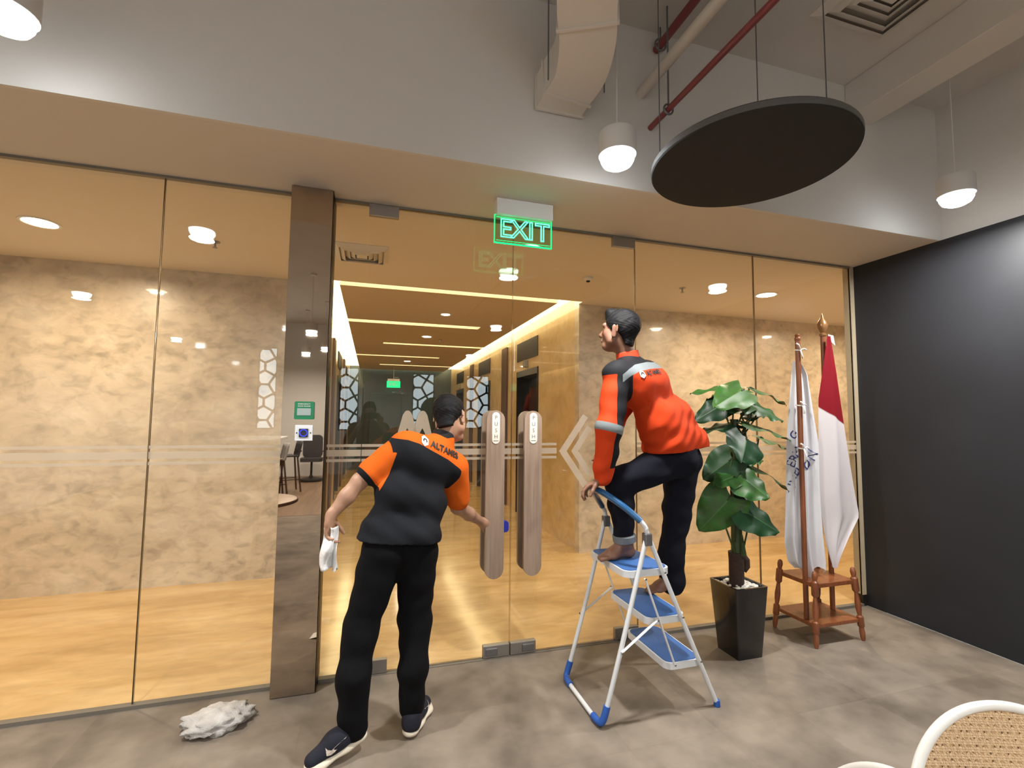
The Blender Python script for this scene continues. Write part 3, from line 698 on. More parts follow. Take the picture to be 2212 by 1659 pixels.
for y, s in ((YN, 1), (YA, -1)):
    c = [V((.270, y, .105)), V((.252, y, .05)), V((.240, y+s*.012, .024)), V((.235, y+s*.05, .0185)), V((.235, y+s*.085, .0175))]
    B().tube(spline(c, 4), .0178, 12).make('corner_foot', 'rubber_blue', t, 'auto')
    B().box((.488, y-.02, .88), (.53, y+.02, .945), .006).make('hinge_bracket', 'grey_metal', t)
    B().tube([(.484, y-s*.017, .715), (.655, y-s*.017, .262)], .009, 8, flat=.5).make('link_bar', 'white_metal', t)
    B().tube([(.345, y-s*.017, .362), (.555, y-s*.017, .500)], .009, 8, flat=.5).make('link_bar', 'white_metal', t)
    for x, z in ((.484, .715), (.655, .262), (.345, .362), (.555, .500), (on_rail(.74), .74), (on_rail(.5), .5), (on_rail(.26), .26)):
        B().lathe((x, y-s*.026, z), [(.006, 0), (.0045, .003)], 10, (0, -s, 0)).make('rivet', 'grey_metal', t)
for z, x0, x1 in ((.75, .385, .665), (.497, .515, .757), (.253, .63, .855)):
    xc, w, l = (x0+x1)/2, x1-x0, (YA-YN)-.03
    st = B().prism([(xc+px, -.6+py, z-.036) for px, py in rounded_rect(w, l, .045)], (0, 0, .034)).make('step', 'white_metal', t, 'auto')
    B().prism([(xc+px, -.6+py, z-.002) for px, py in rounded_rect(w-.02, l-.02, .04)], (0, 0, .004)).make('tread_mat', 'ladder_blue', st)

# ================================================================== POTTED PLANT
t = thing('planter_pot', (1.50, -.375, 0), 'tall black square tapered planter pot', 'planter')
hb, ht, hz = .098, .128, .455; cx, cy = 1.497, -.372
def sq(h, z): return [V((cx+px, cy+py, z)) for px, py in rounded_rect(2*h, 2*h, .012, 3)]
B().ring_loft([sq(hb, 0), sq(ht, hz), sq(ht-.014, hz), sq(ht-.018, hz-.05), sq(ht-.02, hz-.07)]).make('pot_body', 'pot_black', t, 'auto')
peb = B().ball((0, 0, 0), 1, 8)
pm = bpy.data.meshes.new('pebble'); peb.bm.to_mesh(pm); peb.bm.free(); pm.materials.append(MATS['pebble_white']); pm.polygons.foreach_set('use_smooth', [True]*len(pm.polygons))
rnd = random.Random(3)
for k in range(170):
    x, y = rnd.uniform(-.104, .104), rnd.uniform(-.104, .104)
    r = rnd.uniform(.009, .0135); o = bpy.data.objects.new('pebble', pm); COL.objects.link(o)
    lay = k % 2
    o.location = (cx+x, cy+y, hz-.033+lay*.016+.012*(1-max(abs(x), abs(y))/.11)); o.scale = (r*rnd.uniform(1, 1.5), r, r*.8); o.rotation_euler = (rnd.uniform(-.4, .4), rnd.uniform(-.4, .4), rnd.uniform(0, 3))
    tag(o, 'small white pebble covering the soil of the black planter', 'pebble', 'white pebbles in the planter')
t = thing('potted_plant', (cx, cy, hz-.05), 'tall artificial plant with big dark green heart leaves in the black pot', 'plant')
B().tube([(cx-.012, cy, hz-.06), (cx-.01, cy, .60), (cx-.012, cy, .655)], [.047, .048, .05], 16).make('trunk_base', 'trunk_brown', t, 'auto')
B().tube([(cx-.005, cy, .64), (cx, cy, 1.0), (cx-.005, cy, 1.35), (cx, cy, 1.55)], [.036, .034, .034, .026], 14).make('trunk', 'stem_green', t, 'auto')
B().tube([(cx+.035, cy-.01, .53), (cx+.055, cy-.02, .56), (cx+.055, cy-.02, .60), (cx+.035, cy-.01, .63)], .022, 10).make('trunk_knot', 'trunk_brown', t, True)
def leaf(base, tip, width, nrm, droop=.03, wav=.012):
    base, tip, nrm = V(base), V(tip), V(nrm).normalized()
    d = tip-base; L = d.length; d.normalize(); s = d.cross(nrm).normalized(); n = s.cross(d)
    G, M = [], []; nu, nv = 16, 11
    for i in range(nu+1):
        u = i/nu
        hw = width/2*(math.sin(math.pi*min(1, (u*1.0+.22))**.72)**.9 if u < .999 else 0.0)
        hw = width/2*max(0.0, (1-u)**.62*(1.0-0.45*(1-u)**6)*1.18) if u < 1 else 0
        row, mr = [], []
        for j in range(nv):
            v = (-1, -.78, -.52, -.26, -.045, 0, .045, .26, .52, .78, 1)[j]
            back = -.20*L*abs(v)**1.5*max(0, 1-u*3.0)
            p = base + d*(u*L+back) + s*(v*hw) + n*(-droop*u*u*4*L - .10*abs(v)*hw + wav*math.sin(u*15+v*2)*abs(v)**2 + .03*hw*math.cos(v*9))
            row.append(p); mr.append(0.0 if j != nv//2 else .55)
        G.append(row); M += mr
    b = B(); b.grid(G); b.bm.verts.ensure_lookup_table()
    o = b.make('leaf', 'leaf_green', t, True)
    at = o.data.attributes.new('mid', 'FLOAT', 'POINT'); at.data.foreach_set('value', M)
    return o
LV = [
    ((1.576, -0.352, 1.77), (1.227, -0.272, 1.781), 0.17, (0.0, -0.3, 1), 0.04),
    ((1.492, -0.472, 1.749), (1.151, -0.612, 1.646), 0.26, (-0.1, -0.75, 0.7), 0.02),
    ((1.676, -0.322, 1.775), (2.039, -0.322, 1.709), 0.17, (0.05, -0.3, 1), 0.04),
    ((1.445, -0.372, 1.669), (1.233, -0.292, 1.54), 0.21, (-0.2, -0.9, 0.7), 0.02),
    ((1.486, -0.272, 1.706), (1.385, -0.212, 1.679), 0.16, (-0.2, -0.5, 1), 0.02),
    ((1.594, -0.422, 1.658), (1.822, -0.492, 1.559), 0.2, (0.25, -0.8, 0.8), 0.03),
    ((1.546, -0.432, 1.663), (1.289, -0.532, 1.626), 0.2, (0, -0.6, 0.9), 0.02),
    ((1.705, -0.372, 1.648), (1.614, -0.472, 1.607), 0.12, (0, -0.8, 0.7), 0.02),
    ((1.521, -0.352, 1.52), (1.286, -0.272, 1.485), 0.19, (-0.1, -0.25, 1), 0.03),
    ((1.512, -0.422, 1.53), (1.904, -0.472, 1.45), 0.19, (0.1, -0.33, 1), 0.03),
    ((1.464, -0.512, 1.428), (1.337, -0.612, 1.285), 0.34, (0.05, -1, 0.4), 0.01),
    ((1.784, -0.292, 1.42), (2.113, -0.252, 1.359), 0.15, (0.1, -0.35, 1), 0.03),
    ((1.42, -0.432, 1.289), (1.261, -0.332, 1.139), 0.26, (-0.15, -1, 0.6), 0.01),
    ((1.423, -0.492, 1.179), (1.567, -0.592, 1.046), 0.3, (0.1, -1, 0.5), 0.01),
    ((1.608, -0.352, 1.24), (2.011, -0.372, 1.11), 0.15, (0.15, -0.35, 1), 0.05),
    ((1.414, -0.452, 1.168), (1.199, -0.532, 1.149), 0.18, (0, -0.6, 0.9), 0.02),
    ((1.37, -0.472, 1.046), (1.192, -0.372, 0.807), 0.33, (-0.15, -1, 0.45), 0.01),
    ((1.424, -0.492, 0.964), (1.662, -0.572, 0.82), 0.28, (0.1, -1, 0.55), 0.01),
    ((1.573, -0.322, 1.293), (1.469, -0.222, 1.25), 0.2, (0, -0.4, 1), 0.02),
    ((1.589, -0.332, 1.585), (1.855, -0.312, 1.625), 0.18, (0.2, -0.4, 1), 0.03),
    ((1.545, -0.412, 1.285), (1.662, -0.452, 1.28), 0.16, (0.1, -0.5, 1), 0.03),
]
for a, b_, w, n, dr in LV:
    pa, pb = V(a), V(b_)
    leaf(pa, pb, w, n, dr)
    za = max(.66, pa.z-.24); k = .028 if pa.x > cx else -.028
    q = V((cx+k, cy-.012, za)); m = (q+pa)/2 + V((k*1.3, -.01, .02))
    B().tube(spline([q, m, pa, pa+(pb-pa)*.12], 4), .0055, 7).make('leaf_stalk', 'stem_green', t, True)
for x, dx_ in ((-.03, -.11), (.02, .05)):
    B().tube([(cx+x, cy-.02, .63), (cx+x+dx_, cy-.04, .87)], .006, 7).make('leaf_stalk', 'stem_green', t)
B().prism([(cx-.02, cy-.055, .64), (cx+.03, cy-.052, .64), (cx-.005, cy-.058, .78)], (0, .004, 0)).make('young_shoot', 'stem_green', t)

# ================================================================== FLAG STAND, POLES, FLAGS
FX0, FX1, FY0, FY1 = 2.04, 2.47, -.475, -.13
t = thing('flag_stand', (2.26, -.30, 0), 'reddish wooden flag stand with turned splayed legs and two shelves', 'flag stand')
for x, y in ((FX0, FY0), (FX1, FY0), (FX0, FY1), (FX1, FY1)):
    ox, oy = (.04 if x < 2.2 else -.04), (.03 if y < -.3 else -.03)
    bp, tp = V((x, y, 0)), V((x+ox, y+oy, .50)); ax = tp-bp; Lg = ax.length
    prof = [(.011, 0), (.016, .02), (.018, .06), (.015, .09), (.022, .10), (.022, .165), (.013, .175), (.018, .21), (.020, .25), (.014, .31), (.012, .33), (.023, .345), (.023, .43), (.014, .44), (.019, .47), (.015, .495), (.006, .505)]
    B().lathe(bp, [(r, h*Lg/.505) for r, h in prof], 14, ax).make('turned_leg', 'stand_wood', t, 'auto')
B().box((FX0+.005, FY0+.005, .125), (FX1-.005, FY1-.005, .150), .004).make('lower_shelf', 'stand_wood', t)
B().box((FX0+.03, FY0+.02, .385), (FX1-.03, FY1-.02, .415), .004).make('upper_shelf', 'stand_wood', t)
p1x, p1y, p2x, p2y = 2.08, -.37, 2.42, -.29
def pole(x, y, z1, label):
    p = thing('flag_pole', (x, y, .15), label, 'flag pole')
    B().tube([(x, y, .151), (x, y, z1)], .0175, 14).make('pole_shaft', 'stand_wood', p, 'auto')
    return p
pa = pole(p1x, p1y, 2.13, 'front brown wooden flag pole without a finial, tied with white ribbon')
B().lathe((p1x, p1y, 2.13), [(.0175, 0), (.021, .006), (.021, .02), (.016, .028), (.019, .04), (.012, .05)], 14).make('pole_cap', 'stand_wood', pa, 'auto')
for z, s in ((2.06, 1), (1.655, .6), (1.345, .8)):
    b = B()
    b.tube([(p1x+.021*math.cos(a), p1y+.021*math.sin(a), z+.003*math.sin(a)) for a in [2*math.pi*k/12 for k in range(13)]], .005, 6)
    b.tube([(p1x, p1y-.02, z), (p1x-.03*s, p1y-.035, z+.035*s), (p1x-.045*s, p1y-.03, z+.045*s)], .006, 6); b.tube([(p1x, p1y-.02, z), (p1x+.025*s, p1y-.03, z+.01), (p1x+.045*s, p1y-.03, z+.002)], .005, 6)
    b.tube([(p1x, p1y-.022, z), (p1x+.012, p1y-.03, z-.06*s), (p1x+.008, p1y-.03, z-.12*s if z < 1.4 else z-.06)], .005, 6)
    b.make('tied_ribbon', 'rope_white', pa, True)
pb = pole(p2x, p2y, 2.20, 'rear brown wooden flag pole with a pointed finial')
B().lathe((p2x, p2y, 2.20), [(.024, 0), (.026, .015), (.016, .022), (.022, .032), (.034, .06), (.037, .085), (.030, .11), (.014, .135), (.010, .15), (.003, .175)], 18).make('finial', 'finial_gold', pb, 'auto')
B().grid([[(p2x+.03, p2y-.02, 2.21), (p2x+.07, p2y-.03, 2.20)], [(p2x+.035, p2y-.025, 2.165), (p2x+.085, p2y-.03, 2.125)]]).make('ribbon', 'rope_white', pb, solid=.003)
def cloth(name, fn, nu, nv, mat, label, attr=None, group=None):
    G = [[V(fn(i/nu, j/nv)) for j in range(nv+1)] for i in range(nu+1)]
    b = B(); b.grid(G); o = b.make(name, mat, None, True)
    if attr:
        at = o.data.attributes.new(attr[0], 'FLOAT', 'POINT'); at.data.foreach_set('value', [attr[1](i/nu, j/nv) for i in range(nu+1) for j in range(nv+1)])
    return tag(o, label, 'flag', group)
def lerp(T, x):
    for (a, va), (b, vb) in zip(T, T[1:]):
        if x <= b: return va+(vb-va)*(x-a)/(b-a)
    return T[-1][1]
# white flag: hangs in folds behind the front pole (u down, v left to right)
def white_flag(u, v):
    z = 1.985 - u*(1.985-.45)
    xl = lerp([(0, .012), (.08, -.005), (.4, -.064), (.85, -.113), (.95, -.085), (1, -.02)], u)
    xr = lerp([(0, .03), (.06, .098), (.4, .184), (.6, .184), (.8, .20), (.95, .225), (1, .215)], u)
    fold = (.020*math.cos(v*17-6.4+u*1.2)*(.35+.65*u) + .008*math.sin(v*33+u*7)*u)
    if u > .93: z += .035*math.sin(v*9+1)*(u-.93)/.07
    return (p1x+xl+(xr-xl)*v, -.318-.035*v+fold, z)
cloth('white_flag', white_flag, 46, 44, 'flag_white', 'white flag with navy lettering draped down behind the front pole')
wf = bpy.data.objects['white_flag']
def flag_text(s, size, u0, v0, ang):
    me = text_mesh(s, size); n = len(me.vertices); co = np.empty(n*3); me.vertices.foreach_get('co', co); co = co.reshape(-1, 3)
    c, sn = math.cos(ang), math.sin(ang)
    for k in range(n):
        x, y = co[k][0]*c-co[k][1]*sn, co[k][0]*sn+co[k][1]*c
        u = u0 - y/1.535; v = v0 + x/.26
        p = V(white_flag(min(1, max(0, u)), min(1, max(0, v)))); p.y -= .004; co[k] = p
    me.vertices.foreach_set('co', co.ravel()); me.update()
    link_mesh('lettering', me, 'navy_print', wf)
flag_text('G', .085, .355, .17, R(68)); flag_text('ERJA', .085, .455, .20, R(66)); flag_text('IND', .085, .555, .24, R(66)); flag_text('ON', .10, .475, .70, R(60))
# red and white flag: gathered at the top of the rear pole, spreading to a point at the right
def red_flag(u, v):
    z = 2.19 - u*(2.19-.47)
    xl = lerp([(0, -.018), (.15, -.07), (.28, -.115), (.5, -.125), (.7, -.14), (.9, -.10), (1, -.05)], u)
    xr = lerp([(0, .02), (.15, .065), (.34, .117), (.55, .175), (.70, .215), (.775, .238), (.80, .232), (.88, .12), (.95, .03), (1, -.02)], u)
    fold = (.024*math.sin(v*7+u*3)*(.3+u) + .010*math.sin(v*17+u*5)*u)
    return (p2x+xl+(xr-xl)*v, p2y-.052+fold*.75, z)
cloth('red_white_flag', red_flag, 50, 36, 'flag_cloth_red_white', 'red over white flag hanging in folds from the rear pole', ('red', lambda u, v: (.315+.075*v-u)*.3))

# ================================================================== SMALL THINGS ON THE FLOOR
def crumple(name, c, rx, ry, rz, seed, mat, label, cat, rot=0.0):
    rn = random.Random(seed); b = B(); b.ball((0, 0, 0), 1, 40)
    ph = [(V((rn.uniform(-1, 1), rn.uniform(-1, 1), rn.uniform(-1, 1))).normalized()*rn.uniform(2, 9), rn.uniform(0, 6), rn.uniform(.04, .13)) for _ in range(16)]
    for v in b.bm.verts:
        p = v.co.copy(); k = 1+sum(a*abs(math.sin(p.dot(f)+q))-a*.5 for f, q, a in ph)
        x, y = p.x*rx*k, p.y*ry*k; cr, sr = math.cos(rot), math.sin(rot)
        v.co = V((c[0]+x*cr-y*sr, c[1]+x*sr+y*cr, max(.001, rz*.55+p.z*rz*k)))
    return tag(b.make(name, mat, None, True), label, cat)
crumple('cleaning_rag', (-1.60, -.27, 0), .125, .10, .045, 5, 'grey_rag', 'crumpled grey-white cleaning rag on the carpet left of the mirror column', 'rag', .4)
o = B().grid([[(-1.235-.04, -.815, .001), (-1.205, -.795, .02), (-1.165, -.79, .012)], [(-1.255, -.90, .001), (-1.21, -.90, .012), (-1.16, -.90, .001)]]).make('paper_scrap', 'tissue', None, solid=.002)
tag(o, 'scrap of white paper on the floor at the bottom edge of the picture', 'paper')

# ================================================================== CANE CHAIRS NEAR THE CAMERA
def cane_chair(loc, rz, label, tilt=20):
    t = thing('cane_chair', (0, 0, 0), label, 'chair', 'white cane-back chairs')
    rb, zc, yb = .248, .66, -.22
    tl = R(tilt)
    def bk(x, z, d=0): return V((x, yb-math.sin(tl)*(z-.45)*1.0 - .12*x*x*-1 + d, z))
    ring = [bk(rb*math.cos(a), zc+rb*math.sin(a)*.98) for a in [2*math.pi*k/96 for k in range(97)]]
    B().tube(ring, .0105, 12).make('back_frame', 'cane_white', t, 'auto')
    B().prism([bk((rb-.006)*math.cos(a), zc+(rb-.006)*math.sin(a)*.98, -.012) for a in [2*math.pi*k/40 for k in range(40)]], (0, .006, 0)).make('back_panel', 'table_wood', t)
    # woven cane: strands in four directions, joined into one panel
    b = B(); n = 19
    def strand(p, q):
        m = [(p[0]+(q[0]-p[0])*k/5, p[1]+(q[1]-p[1])*k/5) for k in range(6)]
        b.tube([bk(x, zc+z) for x, z in m], .0030, 4, cap=False)
    for k in range(-n, n+1):
        x = k*.0125; h = rb*rb-x*x
        if h > .002:
            h = math.sqrt(h)
            for e in (-.0022, .0022): strand((x+e, -h), (x+e, h)); strand((-h, x+e), (h, x+e))
            c, s = math.cos(math.pi/4), math.sin(math.pi/4)
            strand((x*c-h*s, x*s+h*c), (x*c+h*s, x*s-h*c)); strand((x*c+h*s, -x*s+h*c)[::1], (x*c-h*s, -x*s-h*c))
    o = b.make('cane_weave', 'woven_cane', t); o['kind'] = 'stuff'
    B().prism([(px, py-.0, .43) for px, py in rounded_rect(.46, .44, .12)], (0, 0, .03)).make('seat', 'cane_white', t, 'auto')
    B().prism([(px, py, .46) for px, py in rounded_rect(.42, .40, .11)], (0, 0, .025)).make('seat_cushion', 'table_wood', t, 'auto')
    for sx in (-1, 1):
        B().tube([bk(sx*.15, zc-rb*.78), V((sx*.17, -.20, .44)), V((sx*.20, -.24, .0))], .016, 10).make('leg', 'cane_white', t, True)
        B().tube([(sx*.18, .17, .44), (sx*.20, .21, 0)], .016, 10).make('leg', 'cane_white', t, True)
    t.location = loc; t.rotation_euler = (0, 0, rz)
    return t
cane_chair((.35, -2.65, 0), R(160), 'white framed chair with a round woven cane back at the lower right corner')
cane_chair((-.325, -2.325, 0), R(70), 'white framed chair whose curved top rail peeks in at the bottom right edge')

# ================================================================== SEEN IN THE MIRROR COLUMN: THE REAR OF THE ROOM
def bar_stool(x, y, rz, label, shell):
    t = thing('bar_stool', (0, 0, 0), label, 'stool', 'bar stools at the rear counter')
    G = []
    for i in range(9):
        u = i/8; row = []
        for j in range(9):
            v = -1+j/4
            if u < .5: p = V((v*.2, .18-u*.72, .70+.03*v*v))
            else: p = V((v*(.2-.03*(u-.5)), -.18-.06*(u-.5)*2, .70+(u-.5)*.62+.0))+V((0, .06*v*v, 0))
            row.append(p)
        G.append(row)
    B().grid(G).make('seat_shell', shell, t, True, solid=.02)
    for sx in (-1, 1):
        for sy in (-1, 1): B().tube([(sx*.13, sy*.13, .70), (sx*.20, sy*.20, 0)], .017, 8).make('leg', 'dark_wood', t)
        B().tube([(sx*.18, -.18, .25), (sx*.18, .18, .25)], .009, 6).make('foot_rail', 'dark_metal', t)
    t.location = (x, y, 0); t.rotation_euler = (0, 0, rz); return t
bar_stool(-2.62, -7.05, R(70), 'dark bar stool nearest in the mirror column, with a pale seat back', 'stool_light')
bar_stool(-2.48, -7.75, R(70), 'black bar stool further back in the mirror column', 'stool_shell')
t = thing('bar_counter', (-3.1, -7.4, 0), 'high white counter beside the bar stools at the rear of the room', 'table')
B().box((-3.6, -8.4, 1.04), (-2.62, -6.5, 1.09), .006).make('counter_top', 'white_plastic', t)
for y in (-8.25, -6.65): B().box((-3.4, y-.03, 0), (-2.85, y+.03, 1.04)).make('counter_leg', 'dark_metal', t)
t = thing('office_chair', (-2.22, -9.3, 0), 'black office chair against the white rear wall, seen in the mirror column', 'chair')
B().lathe((-2.22, -9.3, 0), [(.28, .03), (.26, .06), (.05, .10), (.03, .14)], 10).make('base', 'dark_metal', t)
B().tube([(-2.22, -9.3, .1), (-2.22, -9.3, .46)], .025, 8).make('gas_lift', 'dark_metal', t)
B().prism([(-2.22+px, -9.3+py, .46) for px, py in rounded_rect(.48, .46, .1)], (0, 0, .08)).make('seat', 'stool_shell', t, 'auto')
B().prism([(-2.22+px, -9.5, .80+pz) for px, pz in rounded_rect(.44, .55, .1)], (0, .06, .0)).make('backrest', 'stool_shell', t, 'auto')
for sx in (-1, 1): B().box((-2.22+sx*.27-.03, -9.45, .68), (-2.22+sx*.27+.03, -9.2, .71), .006).make('armrest', 'stool_shell', t)
t = thing('round_table', (-1.98, -2.25, 0), 'round wooden cafe table with a dark rim, seen low in the mirror column', 'table')
B().lathe((-1.98, -2.25, 0), [(.39, .715), (.40, .72), (.40, .735), (.385, .738)], 48).make('table_top', 'table_wood', t, 'auto')
B().lathe((-1.98, -2.25, 0), [(.402, .705), (.410, .708), (.410, .733), (.402, .736)], 48, cap=False).make('table_rim', 'dark_wood', t, 'auto')
B().tube([(-1.98, -2.25, .02), (-1.98, -2.25, .715)], .03, 12).make('pedestal', 'dark_metal', t)
B().lathe((-1.98, -2.25, 0), [(.22, 0), (.22, .012), (.03, .03)], 28).make('foot_plate', 'dark_metal', t)

# ================================================================== PEOPLE: smooth signed-distance bodies meshed by surface nets
A = lambda *p: np.array(p, dtype=np.float64)
def nrm(v): v = np.asarray(v, float); return v/np.linalg.norm(v)
def cap(a, b, ra, rb=None, k=.02, flat=None, cut=None):
    return ('c', np.asarray(a, float), np.asarray(b, float), ra, ra if rb is None else rb, k, None if flat is None else (nrm(flat[0]), flat[1]))
def ell(c, rad, ax=None, k=.02):
    return ('e', np.asarray(c, float), np.asarray(rad, float), np.eye(3) if ax is None else np.asarray(ax, float), k)
def d_prim(P, q):
    if q[0] == 'c':
        _, a, b, ra, rb, k, fl = q
        pa = P-a; ba = b-a
        if fl is not None:
            n, s = fl; w = 1/s-1
            pa = pa+np.outer(pa@n, n)*w; ba = ba+n*((ba@n)*w)
        t = np.clip(pa@ba/max(1e-9, ba@ba), 0, 1)
        return np.linalg.norm(pa-t[:, None]*ba, axis=1)-(ra+(rb-ra)*t)
    _, c, rad, ax, k = q
    u = (P-c)@ax.T; k0 = np.linalg.norm(u/rad, axis=1); k1 = np.linalg.norm(u/rad**2, axis=1)
    return k0*(k0-1)/np.maximum(k1, 1e-9)
def d_union(P, prims):
    d = None
    if len(prims) > 6 and len(P) > 64:                  # leave out what lies far from this block of points
        lo, hi = P.min(0), P.max(0); c = (lo+hi)/2; rad = np.linalg.norm(hi-lo)/2+.09; keep = []
        for q in prims:
            if q[0] == 'c':
                ba = q[2]-q[1]; t = min(1, max(0, (c-q[1])@ba/max(1e-9, ba@ba))); far = np.linalg.norm(c-q[1]-t*ba)-max(q[3], q[4])
            else: far = np.linalg.norm(c-q[1])-q[2].max()
            if far < rad: keep.append(q)
        prims = keep
        if not prims: return np.full(len(P), .09)
    for q in prims:
        e = d_prim(P, q); k = q[5] if q[0] == 'c' else q[4]
        if d is None: d = e; continue
        h = np.clip(.5+.5*(e-d)/k, 0, 1); d = e+(d-e)*h-k*h*(1-h)
    return d
def bounds(prims, pad=.04):
    lo, hi = A(9, 9, 9), A(-9, -9, -9)
    for q in prims:
        if q[0] == 'c':
            r = max(q[3], q[4])
            for p in (q[1], q[2]): lo = np.minimum(lo, p-r); hi = np.maximum(hi, p+r)
        else:
            r = q[2].max(); lo = np.minimum(lo, q[1]-r); hi = np.maximum(hi, q[1]+r)
    return lo-pad, hi+pad
def surface(fn, lo, hi, h):
    BS = 8; nb = np.ceil((hi-lo)/(h*BS)).astype(int); n = nb*BS
    ci = np.stack(np.meshgrid(*[np.arange(k) for k in nb], indexing='ij'), -1).reshape(-1, 3)
    dc = fn(lo+(ci*BS+BS/2-.5)*h)
    D = np.repeat(np.repeat(np.repeat(np.where(dc < 0, -1, 1).astype(np.float32).reshape(nb), BS, 0), BS, 1), BS, 2)
    near = ci[np.abs(dc) < BS*h*.87*1.35+.008]
    sub = np.stack(np.meshgrid(*[np.arange(BS)]*3, indexing='ij'), -1).reshape(-1, 3)
    key = (near//4)@np.array([1, 1000, 1000000]); od = np.argsort(key, kind='stable'); near, key = near[od], key[od]
    cut_ = np.concatenate([[0], np.flatnonzero(np.diff(key))+1, [len(near)]])
    for s, e in zip(cut_[:-1], cut_[1:]):
        idx = (near[s:e, None, :]*BS+sub[None]).reshape(-1, 3)
        D[idx[:, 0], idx[:, 1], idx[:, 2]] = fn(lo+idx*h)
    S = D < 0
    cnt = np.zeros(n-1, np.uint8)
    for i in (0, 1):
        for j in (0, 1):
            for k in (0, 1): cnt += S[i:n[0]-1+i, j:n[1]-1+j, k:n[2]-1+k]
    act = (cnt > 0) & (cnt < 8); cell = np.argwhere(act)
    ids = np.full(n-1, -1, np.int32); ids[act] = np.arange(len(cell))
    acc = np.zeros((len(cell), 3)); num = np.zeros(len(cell))
    for ax in range(3):
        o1, o2 = [q for q in range(3) if q != ax]
        for a in (0, 1):
            for b in (0, 1):
                off = np.zeros(3, int); off[o1] = a; off[o2] = b; c0 = cell+off; c1 = c0.copy(); c1[:, ax] += 1
                d0 = D[c0[:, 0], c0[:, 1], c0[:, 2]]; d1 = D[c1[:, 0], c1[:, 1], c1[:, 2]]
                m = (d0 < 0) != (d1 < 0); t = np.where(m, d0/np.where(m, d0-d1, 1), 0)
                p = c0.astype(float); p[:, ax] += t; acc[m] += p[m]; num[m] += 1
    vert = lo+acc/num[:, None]*h
    quads = []
    for ax in range(3):
        o1, o2 = (ax+1) % 3, (ax+2) % 3
        sl0 = [slice(1, n[q]-1) for q in range(3)]; sl1 = list(sl0); sl0[ax] = slice(0, n[ax]-1); sl1[ax] = slice(1, n[ax])
        s0, s1 = S[tuple(sl0)], S[tuple(sl1)]
        for sgn, m in ((1, s0 & ~s1), (0, ~s0 & s1)):
            e = np.argwhere(m)
            if not len(e): continue
            e[:, o1] += 1; e[:, o2] += 1
            def g(a, b): q = e.copy(); q[:, o1] -= a; q[:, o2] -= b; return ids[q[:, 0], q[:, 1], q[:, 2]]
            Q = np.stack([g(1, 1), g(0, 1), g(0, 0), g(1, 0)], 1)
            quads.append(Q if sgn else Q[:, ::-1])
    return vert, np.concatenate(quads)
def sdf_obj(name, fn, lo, hi, h, mat, parent, attrs=()):
    v, q = surface(fn, lo, hi, h)
    q = q[(q >= 0).all(1)]
    me = bpy.data.meshes.new(name); me.vertices.add(len(v)); me.vertices.foreach_set('co', v.astype(np.float32).ravel())
    me.loops.add(q.size); me.loops.foreach_set('vertex_index', q.astype(np.int32).ravel())
    me.polygons.add(len(q)); me.polygons.foreach_set('loop_start', np.arange(0, q.size, 4, dtype=np.int32))
    me.update(calc_edges=True); me.validate()
    for nm, f in attrs:
        at = me.attributes.new(nm, 'FLOAT', 'POINT'); at.data.foreach_set('value', f(v).astype(np.float32))
    return link_mesh(name, me, mat, parent, True)
def prim_obj(name, prims, h, mat, parent, attrs=(), disp=None, cut=None):
    def fn(P):
        d = d_union(P, prims)
        if disp is not None: d = d+disp(P)
        if cut is not None: d = np.maximum(d, cut(P))
        return d
    lo, hi = bounds(prims); return sdf_obj(name, fn, lo, hi, h, mat, parent, attrs)
def folds(amp, *waves):
    def f(P):
        s = 0
        for kx, ky, kz, ph in waves: s = s+np.sin(P[:, 0]*kx+P[:, 1]*ky+P[:, 2]*kz+ph+1.3*np.sin(P[:, 0]*9-P[:, 2]*7))
        return amp*s
    return f
def frame(fwd, up):                                     # rows: right(left->right of the figure), forward, up
    f = nrm(fwd); u = np.asarray(up, float); r = nrm(np.cross(f, u)); return np.stack([r, f, np.cross(r, f)])
def head_prims(c, ax, s=1.0):
    r, f, u = ax; P = lambda x, y, z: c+s*(r*x+f*y+u*z)
    o = [ell(P(0, -.012, .035), A(.074, .094, .085)*s, ax, .02), ell(P(0, .022, -.03), A(.060, .072, .085)*s, ax, .025), cap(P(-.03, .055, -.092), P(.03, .055, -.092), .022*s, k=.03),
         cap(P(0, .088, .005), P(0, .110, -.028), .010*s, .013*s, k=.014), cap(P(-.016, .098, -.034), P(.016, .098, -.034), .008*s, k=.01), cap(P(-.022, .086, -.062), P(.022, .086, -.062), .009*s, k=.012), cap(P(-.045, .075, .028), P(.045, .075, .028), .014*s, k=.02),
         cap(P(-.05, .05, -.02), P(-.055, .02, -.06), .02*s, k=.03), cap(P(.05, .05, -.02), P(.055, .02, -.06), .02*s, k=.03)]
    for sx in (-1, 1):
        o += [cap(P(sx*.076, -.008, .015), P(sx*.078, -.004, -.03), .022*s, .014*s, k=.008, flat=(r*sx*.8-f*.45, .30)), cap(P(sx*.082, -.018, .026), P(sx*.085, -.022, -.006), .005*s, k=.014)]
    return o
def eyes(c, ax, par, s=1.0):
    r, f, u = ax
    for sx in (-1, 1):
        p = c+s*(r*sx*.031+f*.0735+u*.008)
        e = B().ball(p, .0125*s, 12).make('eye', 'eye_white', par, True)
        B().ball(p+f*.0078*s, .006*s, 10).make('iris', 'hair_black', e, True)
    m = B().tube([c+s*(r*x+f*(.0935-abs(x)*.25)-u*.062) for x in (-.024, -.012, 0, .012, .024)], [.002*s, .005*s, .0055*s, .005*s, .002*s], 8).make('mouth', 'lip', par, True)
